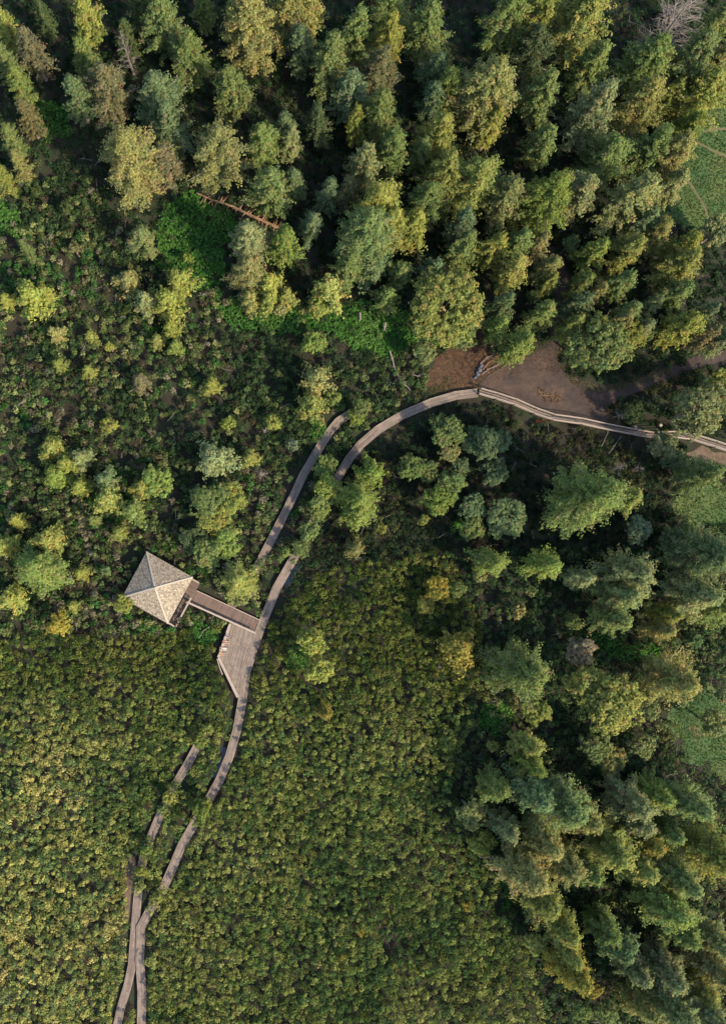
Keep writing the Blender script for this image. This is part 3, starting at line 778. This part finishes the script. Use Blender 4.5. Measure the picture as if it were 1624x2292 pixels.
for i, (x, y, r, k, c) in enumerate(trees):
    h = tree_height(x, y, r, k) * R.uniform(.94, 1.06)
    if 680 < x < 730 and 1420 < y < 1520: h = 8.0
    if x < 560 and 560 < y < 1420: r *= 1.13
    fc = 0.60 if k == 'C' else 0.62
    zc = h * fc
    base = at(x, y, zc); base.z = 0
    rad = r * S * (H - zc) / H * ((1.36 if (x > 1060 and y > 1700) else 1.28 if y < 600 else 1.24) if k == 'C' else 1.12)
    if k == 'C': fam = 'CX' if rad > 4.9 else 'CL' if (rad > 3.4) else ('CM' if forest(x, y) else 'CS')
    else: fam = 'BL' if rad > 3.3 else ('BM' if rad > 1.5 else 'BS')
    pr_ = PROTO[fam][R.randrange(len(PROTO[fam]))]
    rs, hs = rad / pr_['r'], h / pr_['h']
    j = lambda: R.uniform(.88, 1.12)
    tc_ = TINT[c]; g_ = j()
    if x > 1060 and y > 1100: g_ *= 1.18
    if x < 740 and 560 < y < 1520: g_ *= 1.17
    if 680 < x < 730 and 1420 < y < 1520: g_ *= 1.2
    col = (tc_[0]*g_*R.uniform(.95,1.05), tc_[1]*g_, tc_[2]*g_*R.uniform(.9,1.1))
    lab = LAB[i]
    kind = next(kk for kk in NAMES if kk in lab)
    o = plant(NAMES[kind], pr_, base, hs, rs, R.uniform(0, 6.28), col)
    tag(o, lab, 'bush' if kind == 'bush' else ('shrub' if kind == 'leafy shrub' else 'tree'), GRP[NAMES[kind]])
for x, y, r, fam, lab in DEAD:
    pr_ = PROTO[fam][R.randrange(len(PROTO[fam]))]
    h = {'DL': 15 if y < 500 else 7, 'DM': 10 if y < 500 else 5, 'DS': 2.0}[fam]
    base = at(x, y, h*.55); base.z = 0
    rad = r * S * 1.1
    o = plant('bare_tree' if fam != 'DS' else 'bare_shrub', pr_, base, h/pr_['h'], rad/pr_['r'], R.uniform(0, 6.28), None)
    tag(o, lab, 'dead tree' if fam != 'DS' else 'dead shrub', 'bare trees and shrubs')

# ------------------------------------------------------------------ shrub thickets, brambles and grass (uncountable)
WILLOW = [(-80,1415),(300,1425),(420,1405),(600,1392),(720,1275),(1000,1230),(1075,1400),(1085,1560),(1010,1700),(1010,1800),(1090,1900),(1120,2000),(1180,2110),(1240,2380),(-80,2380)]
MIXED = [(-80,400),(200,400),(240,480),(350,600),(500,650),(700,690),(960,790),(950,890),(760,1050),(700,1200),(600,1392),(420,1405),(300,1425),(-80,1415)]
DARK = [(760,1050),(1060,890),(1240,945),(1460,1000),(1720,1040),(1720,1100),(1450,1220),(1000,1230),(720,1275)]
sp = 0.76
gx, gy = np.meshgrid(np.arange(-48, 79, sp), np.arange(-78, 96, sp))
PT = np.stack([gx.ravel(), gy.ravel()], 1) + (rng.random((gx.size, 2)) - .5) * sp * 0.95
PX = np.stack([PT[:, 0]/S + CX, CY - PT[:, 1]/S], 1)
free = np.ones(len(PT), bool)
free &= ~(inside(PX, GLADE) & (rng.random(len(PX)) < .6))
def vis_clear(line, w):
    dd = dist_line(PX, line) < w
    for h_ in HIDDEN: dd &= ~(dist_line(PX, h_) < 13)
    return dd
for ln in (MAIN, SPUR, LOWER): free &= ~vis_clear(ln, 17.5)
free &= ~(dist_line(PX, LOTWALK) < 15)
free &= ~(dist_line(PX, [(432,1330),(580,1402)]) < 24)
rp = np.array(ROOF); rcn = rp.mean(0)
free &= ~inside(PX, [tuple(rcn + (p - rcn)*1.06) for p in rp])
free &= ~inside(PX, [(390,1405),(425,1345),(445,1310),(425,1285),(370,1395)])
pp = np.array(PLATFORM, float); pcn = pp.mean(0)
free &= ~inside(PX, [tuple(pcn + (p - pcn)*1.22) for p in pp])
for poly in (LOT, ROAD, NEEDLES, MEADOW1, MEADOW2, MEADOW3, SOIL_STRIP, SOIL_A): free &= ~inside(PX, poly)
def bed_mask(Q, poly, soft=16):
    d_ = dist_line(Q, list(poly) + [poly[0]]); s_ = np.where(inside(Q, poly), d_, -d_)
    return s_ > (value_noise(Q*S, 1.6, 77) + .6*value_noise(Q*S, .5, 78) - .8) * soft * 1.6
for poly in BRAMBLE: free &= ~(bed_mask(PX, poly) & (rng.random(len(PX)) < .85))
inW, inM, inD = inside(PX, WILLOW), inside(PX, MIXED), inside(PX, DARK)
inF = ~(inW | inM | inD)
inL = inF & (PX[:, 0] > 1000) & (PX[:, 1] > 1120); inF &= ~inL

def thicket(name, mask, prob, rr, hh, pal, label, per, leaf, ncell=5, seed=1, tall=None, patchy=0.0, warm=None):
    m_ = mask & free & (rng.random(len(PT)) < prob * (1 - patchy + 2*patchy*np.clip(1.6*value_noise(PT, 3.1, seed+7) - .3, 0, 1)))
    P = PT[m_]; Q = PX[m_]; K = len(P)
    n1 = value_noise(P, ncell, seed); n2 = value_noise(P, ncell*.33, seed+1); n3 = value_noise(P, ncell*2.3, seed+2)
    r_ = rr[0] + (rr[1]-rr[0]) * rng.random(K)
    z_ = (hh[0] + (hh[1]-hh[0]) * np.clip(.5*n1 + .5*rng.random(K), 0, 1))
    if tall is not None: z_ = z_ * tall(Q)
    hid = np.zeros(K, bool)
    for h_ in HIDDEN: hid |= dist_line(Q, h_) < 16
    z_ = np.where(hid, np.maximum(z_, 2.1), z_); r_ = np.where(hid, r_*1.3, r_)
    # centres move inward so that the shrub tops, not their feet, sit where the plan has them
    P = P * ((H - z_*.7)/H)[:, None]
    w = np.array([p[0] for p in pal]); cols = np.array([p[1] for p in pal])
    u = np.clip(.45*n3 + .30*n2 + .35*rng.random(K) - .05, 0, .999)
    u = np.argsort(np.argsort(u)) / max(1, K)
    ci = np.searchsorted(np.cumsum(w)/w.sum(), u, side='right').clip(0, len(pal)-1)
    cc = cols[ci] * (0.62 + .76*rng.random((K, 1)))
    if warm is not None: cc = cc * warm(Q)
    idx = np.repeat(np.arange(K), per)
    dv = unit(rng.normal(size=(len(idx), 3))); dv[:, 2] = np.abs(dv[:, 2])*1.0 - .25*(rng.random(len(idx)) < .3)
    dv = unit(dv)
    # each shrub is two or three lobes
    lob = rng.integers(0, 3, len(idx)); la = (rng.random(K)*6.28)[idx] + lob*2.1
    off = np.stack([np.cos(la), np.sin(la), np.zeros(len(idx))], 1) * (r_[idx]*.42)[:, None]
    off[:, 2] = np.sin(la*3.3) * .15 * z_[idx]
    rad = (r_[idx]*.66) * (.55 + .45*rng.random(len(idx))**.5)
    c = np.zeros((len(idx), 3)); c[:, :2] = P[idx]
    c[:, 2] = (z_ - r_*.7)[idx]
    c += off; c[:, :2] += dv[:, :2]*rad[:, None]
    c[:, 2] += dv[:, 2]*rad*1.15
    low = rng.random(len(idx)) < .14
    c[low, 2] *= rng.random(low.sum())
    c[:, 2] = np.maximum(c[:, 2], .05)
    nn = dv + np.array([0, 0, .45]) + rng.normal(size=dv.shape)*.45
    v, f = leaf_tris(c, nn, leaf*(.65 + .7*rng.random(len(idx))))
    fc = cc[idx] * (.72 + .56*rng.random((len(idx), 1)))
    o = link(name, mesh_np(name, v, f, fc), M['shrub'])
    return tag(o, label, 'shrubs', None, 'stuff')

def warm_w(Q):          # the lower left of the thicket is yellower, its upper rim and right side greener
    t = np.clip((330 - Q[:, 0])/200, 0, 1) * np.clip((Q[:, 1] - 1560)/220, 0, 1)
    u = np.clip((1640 - Q[:, 1])/150, 0, 1) * np.clip((Q[:, 0] + 100)/300, .5, 1)
    base = np.array([1.0, 1.0, 1.0]); yel = np.array([1.85, 1.55, 1.75]); dk = np.array([.62, .64, .56])
    return base + t[:, None]*(yel - base) + u[:, None]*(dk - base)
tall_w = lambda Q: 1 + .55*np.clip((Q[:, 0]-650)/300, 0, 1)*np.clip((Q[:, 1]-1560)/150, 0, 1)
thicket('willow_thicket', inW, .95, (.28,.74), (.5,2.6),
        [(3,(0.052,0.088,0.026)),(4,(0.100,0.138,0.034)),(4,(0.148,0.168,0.040)),(5,(0.188,0.200,0.050)),(3,(0.080,0.118,0.036)),(2,(0.218,0.212,0.062))],
        'dense low willow thicket of yellow green knobs covering the lower half', 70, .12, 5, 3, tall_w, .24, warm_w)
thicket('mixed_undergrowth', inM, .78, (.36,.74), (.3,2.2),
        [(3,(0.028,0.048,0.021)),(4,(0.050,0.080,0.028)),(4,(0.095,0.122,0.040)),(2,(0.075,0.064,0.036)),(2,(0.165,0.175,0.062)),(1,(0.16,0.14,0.085)),(2,(0.045,0.105,0.026))],
        'patchy dark undergrowth with paler bushes left of the slanting boardwalk', 64, .145, 5, 21, None, .45)
thicket('shaded_undergrowth', inD, .76, (.36,.66), (.3,1.7),
        [(4,(0.018,0.032,0.016)),(3,(0.032,0.048,0.020)),(2,(0.060,0.068,0.026)),(1,(0.036,0.030,0.022))],
        'dark low undergrowth below the gravel lot', 52, .14, 5, 41, None, .25)
thicket('forest_understory', inF, .60, (.35,.75), (.2,1.5),
        [(4,(0.018,0.034,0.014)),(5,(0.030,0.058,0.022)),(1,(0.040,0.036,0.020)),(2,(0.065,0.080,0.034))],
        'dark understory on the floor between the conifers', 44, .14, 7, 61)

thicket('woodland_shrubs', inL, .86, (.34,.72), (.3,2.0),
        [(3,(0.030,0.056,0.024)),(4,(0.055,0.090,0.034)),(4,(0.090,0.120,0.042)),(2,(0.070,0.066,0.036)),(2,(0.150,0.160,0.055))],
        'grey green low shrubs between the crowns at the lower right', 56, .14, 5, 81, None, .3)

def leafbed(name, polys, dens, z0, z1, size, pal, label, cat):
    C_, N_, F_ = [], [], []
    for poly in polys:
        pw = np.array([at(x, y, 0)[:2] for x, y in poly]); lo, hi = pw.min(0) - 1, pw.max(0) + 1
        n = int(dens * (hi[0]-lo[0]) * (hi[1]-lo[1]))
        p = lo + rng.random((n, 2))*(hi - lo)
        qq = np.stack([p[:,0]/S + CX, CY - p[:,1]/S], 1)
        p = p[bed_mask(qq, poly, 16 if name == 'bramble_patch' else 3) if name in ('bramble_patch', 'grass_tufts') else inside(qq, poly)]
        if name.startswith('grass'):
            q_ = np.stack([p[:,0]/S + CX, CY - p[:,1]/S], 1)
            for ln_ in ([(1535,312),(1560,320),(1595,338),(1680,372)],[(1528,395),(1550,420),(1575,462),(1592,505)],[(1572,296),(1600,290),(1680,286)]):
                keep = dist_line(q_, ln_) > 2.0 + 2.5*rng.random(len(q_)); p, q_ = p[keep], q_[keep]
        b1 = value_noise(p, 1.1, 5); b2 = value_noise(p, 4, 6)
        C_.append(np.column_stack([p, z0 + (z1-z0)*(b1*.7 + rng.random(len(p))*.3)]))
        w = np.array([q[0] for q in pal]); cols = np.array([q[1] for q in pal])
        u = np.clip(.6*b2 + .4*rng.random(len(p)), 0, .999)
        F_.append(cols[np.searchsorted(np.cumsum(w)/w.sum(), u).clip(0, len(pal)-1)] * (.7 + .6*rng.random((len(p), 1))))
    c = np.concatenate(C_); fc = np.concatenate(F_)
    nn = np.array([0, 0, 1.0]) + rng.normal(size=c.shape)*.5
    v, f = leaf_tris(c, nn, size*(.6 + .8*rng.random(len(c))))
    o = link(name, mesh_np(name, v, f, fc), M['shrub'])
    return tag(o, label, cat, None, 'stuff')
leafbed('bramble_patch', BRAMBLE, 34, .15, .95, .20, [(3,(0.028,0.080,0.018)),(4,(0.055,0.135,0.026)),(3,(0.095,0.175,0.038)),(1,(0.08,0.07,0.03))],
        'bright green fern and bramble patches in the clearings', 'ferns')
leafbed('grass_tufts', [MEADOW1, MEADOW2, MEADOW3], 26, .02, .22, .12, [(3,(0.032,0.066,0.020)),(3,(0.066,0.108,0.028)),(3,(0.115,0.130,0.038))],
        'short green meadow grass along the right edge', 'grass')
LOTEDGE = [strip_poly([(1252,765),(1258,808),(1275,842),(1302,862),(1345,872),(1395,864),(1440,850),(1500,828)], 20), strip_poly([(1080,884),(1150,900),(1235,928),(1340,950)], 6),
           strip_poly([(1362,905),(1374,940),(1405,965)], 24), strip_poly([(1440,880),(1500,856),(1560,838),(1600,826)], 22), strip_poly([(1010,850),(960,888),(900,915),(850,944)], 26)]
leafbed('grass_verge', LOTEDGE, 40, .02, .2, .10, [(3,(0.10,0.075,0.03)),(2,(0.075,0.08,0.03)),(2,(0.14,0.11,0.05))], 'dry tan grass verge round the gravel lot', 'grass')

# thin dead twigs and stems caught in the undergrowth
tw = MB()
cand = np.nonzero((inM | inD | inL | (inF & (rng.random(len(PT)) < .4))) & free & (rng.random(len(PT)) < .03))[0]
for k in cand:
    x_, y_ = PT[k]; a = R.uniform(0, 6.28); L_ = R.uniform(.5, 2.2); zz = R.uniform(.5, 1.5)
    p0 = Vector((x_, y_, zz)); p1 = p0 + Vector((math.cos(a), math.sin(a), R.uniform(-.1, .35)))*L_
    tw.tube([p0, p0.lerp(p1, .5) + Vector((R.uniform(-.15,.15), R.uniform(-.15,.15), .08)), p1], [.035, .028, .012], 3)
    for q in range(R.randrange(0, 4)):
        f_ = R.uniform(.3, .9); b0 = p0.lerp(p1, f_); a2 = a + R.choice((-1, 1))*R.uniform(.5, 1.1)
        tw.tube([b0, b0 + Vector((math.cos(a2), math.sin(a2), .2))*L_*.35], [.022, .009], 3)
tag(tw.build('dead_twigs', M['greywood']), 'thin grey dead twigs scattered through the undergrowth', 'twigs', None, 'stuff')

# ------------------------------------------------------------------ fallen wood
def wood(name, pts, r0, r1, mat, label, cat='log', twigs=0, tl=1.0, group=None, z=.25):
    P = [at(x, y, z) for x, y in pts]
    o0 = Vector((P[0].x, P[0].y, 0)); root = empty(name, o0); tag(root, label, cat, group)
    P = [p - o0 + Vector((0, 0, R.uniform(-.03, .06))) for p in P]
    n = len(P)
    mb = MB(); mb.tube(P, [r0 + (r1-r0)*i/(n-1) for i in range(n)], 8)
    if twigs:
        single = twigs <= 6; tw = MB() if single else mb
        for k in range(twigs):
            t = R.uniform(.1, .97)*(n-1); i = min(int(t), n-2); p = P[i].lerp(P[i+1], t-i)
            a = (P[i+1]-P[i]).normalized(); sd = Vector((-a.y, a.x, 0))*R.choice((-1, 1))
            e = p + (sd*R.uniform(.6,1) + a*R.uniform(-.2,.6) + Vector((0,0,R.uniform(-.1,.4))))*tl*R.uniform(.4,1)
            e.z = max(e.z, .06)
            m_ = p.lerp(e, .5) + Vector((R.uniform(-.1,.1), R.uniform(-.1,.1), .05))*tl
            rr = max(.02, r1*.5)
            tw.tube([p, m_, e], [rr, rr*.7, rr*.3], 4)
            if single: tw.build('branch', mat, root); tw = MB()
    mb.build('stem', mat, root)
    return root
wood('fallen_log', [(440,432),(475,447),(520,462),(560,482),(600,500),(640,518)],   .10, .27, M['logwood'], 'long reddish fallen log across the forest gap above the bright green clearing', twigs=34, tl=1.7, z=1.0)
wood('fallen_log', [(805,700),(806,716)], .17, .15, M['deadwood'], 'short pale log in the fern patch, left of its twin', group='short pale logs in the ferns', z=.9)
wood('fallen_log', [(862,722),(859,740)], .17, .15, M['deadwood'], 'short pale log in the fern patch nearest the big round crown', group='short pale logs in the ferns', z=.9)
wood('fallen_log', [(1104,775),(1130,762)], .12, .09, M['deadwood'], 'pale split branch on the needle strewn ground above the boulders', 'branch', 3, .6, z=.4)
wood('dead_branch', [(872,786),(878,805),(882,822),(890,842),(900,858),(912,866),(918,874)], .13, .05, M['deadwood'], 'forked pale dead branch lying in the dark shrubs above the boardwalk bend', 'branch', 12, 1.6, z=.9)
wood('dead_branch', [(922,838),(934,842),(944,838),(950,826)], .09, .05, M['greywood'], 'hooked grey dead branch right of the forked pale one', 'branch', 5, .7, z=.8)
wood('dead_branch', [(318,1928),(298,1945),(288,1958)], .05, .03, M['deadwood'], 'pale forked driftwood branch on the bare soil by the lower boardwalk', 'branch', 6, .9, z=.15)
for i, (pts, lab) in enumerate((([(1078,838),(1095,825),(1112,818),(1135,800)], 'curly brown fallen branch in the brush pile, lowest of the three'),
                                ([(1080,828),(1092,812),(1106,805),(1118,790)], 'curly brown fallen branch in the brush pile, middle of the three'),
                                ([(1074,815),(1090,800),(1104,793),(1112,778)], 'curly brown fallen branch in the brush pile, uppermost of the three'))):
    wood('brush_branch', pts, .07, .04, M['logwood'] if i == 1 else M['deadwood'], lab, 'branch', 14, 1.0, 'brush pile by the lot', z=.3)
wood('bare_pole', [(1345,1000),(1356,975),(1362,962)], .05, .03, M['greywood'], 'thin grey leaning stem in the dark undergrowth, upright of the pair', 'branch', 5, .6, 'leaning stems', z=1.2)
wood('bare_pole', [(1362,1015),(1378,992),(1390,975)], .05, .03, M['greywood'], 'thin grey leaning stem in the dark undergrowth, slanting one of the pair', 'branch', 4, .5, 'leaning stems', z=1.2)
wood('dead_branch', [(470,1402),(455,1412),(448,1425)], .05, .03, M['deadwood'], 'thin pale branch on the green gap below the walkway handrail', 'branch', 4, .6, z=.7)
wood('plank', [(486,1475),(492,1495),(498,1510)], .10, .09, M['rail'], 'loose pale timber lying outside the left corner of the seating deck', 'timber', 0, z=.8)
wood('twig_litter', [(1204,872),(1212,884),(1222,886),(1238,884),(1252,894)], .06, .03, M['logwood'], 'flat tangle of dry brown twigs in the middle of the gravel lot', 'twigs', 46, 1.3, z=.07)
leafbed('needle_litter', [[(1198,868),(1206,862),(1226,884),(1246,880),(1262,896),(1240,902),(1214,900)]], 60, .02, .07, .10, [(2,(0.09,0.05,0.028)),(2,(0.14,0.085,0.045)),(1,(0.2,0.14,0.09))], 'patch of dry brown needles on the gravel lot', 'litter')

leafbed('needle_litter', [[(1040,760),(1230,765),(1255,800),(1262,835),(1190,830),(1110,850),(1060,880),(985,885),(960,850)], [(1290,868),(1345,878),(1380,905),(1370,950),(1320,930)], NEEDLES], 24, .022, .05, .085,
        [(3,(0.060,0.034,0.020)),(2,(0.12,0.07,0.038)),(1,(0.17,0.12,0.07)),(1,(0.03,0.02,0.014))], 'reddish needles and leaves strewn over the edge of the gravel lot', 'litter')
# boulders at the lot edge
def boulder(x, y, r, lab):
    c = at(x, y, r*.5); c.z = 0
    n_, m_ = 12, 8
    v, f = [], []
    ph = [R.uniform(0, 6.28) for _ in range(6)]
    for i in range(m_ + 1):
        th = math.pi*i/m_
        for k in range(n_):
            a = 2*math.pi*k/n_
            rr = r*(1 + .16*math.sin(2*a+ph[0])*math.sin(th) + .12*math.sin(3*a+ph[1]+2*th) + .08*math.sin(5*th+ph[2]+a))
            v.append((rr*math.sin(th)*math.cos(a)*1.15, rr*math.sin(th)*math.sin(a), r*.55 + rr*math.cos(th)*.72))
    for i in range(m_):
        for k in range(n_): f.append((i*n_+k, (i+1)*n_+k, (i+1)*n_+(k+1) % n_, i*n_+(k+1) % n_))
    me = mesh_np('boulder', np.array(v), np.array(f))
    o = link('boulder', me, M['stone'], None, c); o.rotation_euler = (0, 0, R.uniform(0, 6))
    return tag(o, lab, 'boulder', 'row of boulders by the gravel lot')
for x, y, r, lab in ((1076,819,.30,'uppermost blue grey boulder of the row beside the brush pile'), (1072,828,.36,'second blue grey boulder from the top of the row beside the brush pile'),
                     (1068,837,.33,'third blue grey boulder from the top of the row beside the brush pile'), (1063,845,.26,'lowest and smallest blue grey boulder of the row beside the brush pile')):
    boulder(x, y, r, lab)

# red leaved seedling south of the lot
c = at(1210, 944, .5); c.z = 0
o = empty('red_shrub', c); tag(o, 'small orange red leaved shrub just below the railed boardwalk', 'shrub')
tb = MB(); tb.tube([(0,0,0), (0,0,.5)], [.03, .015], 5)
for k in range(7):
    a = k*.9; tb.tube([(0,0,.3), (.5*math.cos(a), .35*math.sin(a), .6)], [.015, .006], 3)
tb.build('stem', M['bark'], o)
K = 26
pc = np.column_stack([rng.uniform(-.75,.75,K), rng.uniform(-.28,.28,K), rng.uniform(.35,.75,K)])
cr_ = puffs_to_crown('leaves', pc, np.full(K,.14), np.tile([0,0,1.0],(K,1)), 8, .07, np.tile([0.42,0.075,0.025],(K,1)))
cr_.materials.append(M['shrub']); link('leaves', cr_, None, o)

# ------------------------------------------------------------------ people on the deck bench
def skin_obj(name, joints, edges, mat, parent, root_i=0, sub=1):
    me = bpy.data.meshes.new(name)
    me.from_pydata([j[:3] for j in joints], edges, [])
    me.materials.append(mat)
    o = bpy.data.objects.new(name, me); o.parent = parent; COL.objects.link(o)
    o.modifiers.new('skin', 'SKIN').use_smooth_shade = True
    sd = me.skin_vertices[0].data
    for i, j in enumerate(joints): sd[i].radius = (j[3], j[4] if len(j) > 4 else j[3]); sd[i].use_root = (i == root_i)
    s_ = o.modifiers.new('sub', 'SUBSURF'); s_.levels = s_.render_levels = sub
    return o

def ball(name, c, r, mat, parent, sc=(1,1,1), n=10):
    v, f = [], []
    for i in range(n//2 + 1):
        th = math.pi*i/(n//2)
        for k in range(n): a = 2*math.pi*k/n; v.append((c[0]+r*sc[0]*math.sin(th)*math.cos(a), c[1]+r*sc[1]*math.sin(th)*math.sin(a), c[2]+r*sc[2]*math.cos(th)))
    for i in range(n//2):
        for k in range(n): f.append((i*n+k, (i+1)*n+k, (i+1)*n+(k+1) % n, i*n+(k+1) % n))
    return link(name, mesh_np(name, np.array(v), np.array(f), smooth=True), mat, parent)

SKIN = plain('skin', (0.42, 0.25, 0.175), .55); EYE = plain('eye_dark', (0.02, 0.02, 0.02), .3)
def person(x, y, ang, label, shirt, trousers, hair, stretch=.9, lean=.1, bare_legs=False):
    """seated on the bench, +x is where the person looks, z=0 at the deck top"""
    p0 = at(x, y, zd + .9)
    root = empty('person', (p0.x, p0.y, zd), ang)
    tag(root, label, 'person', 'people sitting on the deck bench')
    hz = .60                                   # hip joint height on a .46 m bench
    J = [(0,0,hz,.13,.17), (-lean*.5,0,hz+.22,.11,.15), (-lean,0,hz+.44,.11,.18), (-lean+.01,0,hz+.54,.055,.055), (-lean+.03,0,hz+.66,.085,.075), (-lean+.035,0,hz+.77,.085,.075),
         (-lean+.125,0,hz+.68,.018,.018)]       # .. nose
    E = [(0,1),(1,2),(2,3),(3,4),(4,5),(4,6)]
    def add(j, parent_i):
        J.append(j); E.append((parent_i, len(J)-1)); return len(J)-1
    kx = .44
    feet = .44 + .42*stretch
    fz = .08 + (hz - .14)*max(0, stretch-.75)*.4
    for s in (-1, 1):
        e_ = add((-lean+.03, s*.085, hz+.69, .016, .012), 4)                      # ear
        hp = add((.05, s*.10, hz-.01, .095, .095), 0)
        kn = add((kx, s*(.12+.03*lean), hz-.02 + .03*stretch, .062, .062), hp)
        an = add((feet, s*.12, fz+.02, .040, .040), kn)
        add((feet+.15, s*.14, fz+.03, .035, .028), an)
        sh = add((-lean, s*.20, hz+.42, .055, .055), 2)
        el = add((.04, s*.27, hz+.20, .042, .042), sh)
        wr = add((.25, s*.17, hz+.12, .028, .024), el)
        pm_ = add((.32, s*.15, hz+.11, .038, .016), wr)
        for q_, (dx, dy, ln) in enumerate(((.0,-.030,.075),(.01,-.010,.085),(.01,.010,.08),(0,.030,.065))):
            k1 = add((.36+dx, s*.15+dy, hz+.105, .0095, .009), pm_)
            add((.36+dx+ln*.9, s*.15+dy*1.1, hz+.075, .008, .0075), k1)
        th_ = add((.30, s*.15 - s*.045, hz+.11, .011, .010), pm_)
        add((.345, s*.15 - s*.062, hz+.09, .009, .008), th_)
    skin_obj('body', J, E, SKIN, root)
    # shirt: torso and upper arms a little larger than the body
    TJ = [(0,0,hz+.02,.145,.185), (-lean*.5,0,hz+.22,.125,.165), (-lean,0,hz+.43,.125,.195), (-lean+.005,0,hz+.49,.075,.085)]
    TE = [(0,1),(1,2),(2,3)]
    for s in (-1, 1):
        TJ.append((-lean,s*.21,hz+.42,.068,.068)); TE.append((2,len(TJ)-1)); TJ.append((-.0,s*.26,hz+.25,.058,.058)); TE.append((len(TJ)-2,len(TJ)-1))
    if shirt: skin_obj('shirt', TJ, TE, plain('shirt_cloth', shirt), root)
    TJ = [(0,0,hz+.04,.14,.18), (0,0,hz-.04,.13,.17)]; TE = [(0,1)]
    for s in (-1, 1):
        a = len(TJ); TJ.append((.06,s*.105,hz-.01,.108,.108)); TE.append((1,a))
        if bare_legs: TJ.append((.24,s*.115,hz-.01,.088,.088)); TE.append((a,a+1))
        else:
            TJ.append((kx,s*.125,hz-.02+.03*stretch,.076,.076)); TE.append((a,a+1)); TJ.append((feet-.03,s*.12,fz+.05,.058,.058)); TE.append((a+1,a+2))
    skin_obj('trousers' if not bare_legs else 'shorts', TJ, TE, plain('trouser_cloth', trousers), root)
    hm = plain('hair', hair)
    ball('hair', (-lean+.018, 0, hz+.735), .108, hm, root, (1.0, .92, .95))
    for s in (-1, 1):
        ball('eye', (-lean+.108, s*.032, hz+.70), .012, EYE, root)
        ball('shoe', (feet+.09, s*.133, fz+.025), .06, hm if not bare_legs else plain('shoe_cloth', (.35,.28,.22)), root, (2.0,.85,.75))
    return root
person(506, 1422, -.55, 'person in a slate blue top and grey trousers, uppermost on the deck bench', (.07,.09,.13), (.11,.13,.17), (.03,.022,.016), .75, .08)
person(499.5, 1437, -.12, 'person in a dark brown top with bare outstretched legs on the deck bench', (.09,.055,.045), (.05,.035,.035), (.05,.03,.02), .9, .08, True)
person(494.5, 1452, -.15, 'person with long pale trousers stretched far out on the deck bench', (.08,.09,.085), (.48,.45,.39), (.09,.05,.03), 1.25, .16)
person(491, 1463, -.25, 'person in a tan top with bare legs, lowest on the deck bench', (.38,.20,.12), (.10,.06,.05), (.22,.12,.06), .5, .05, True)
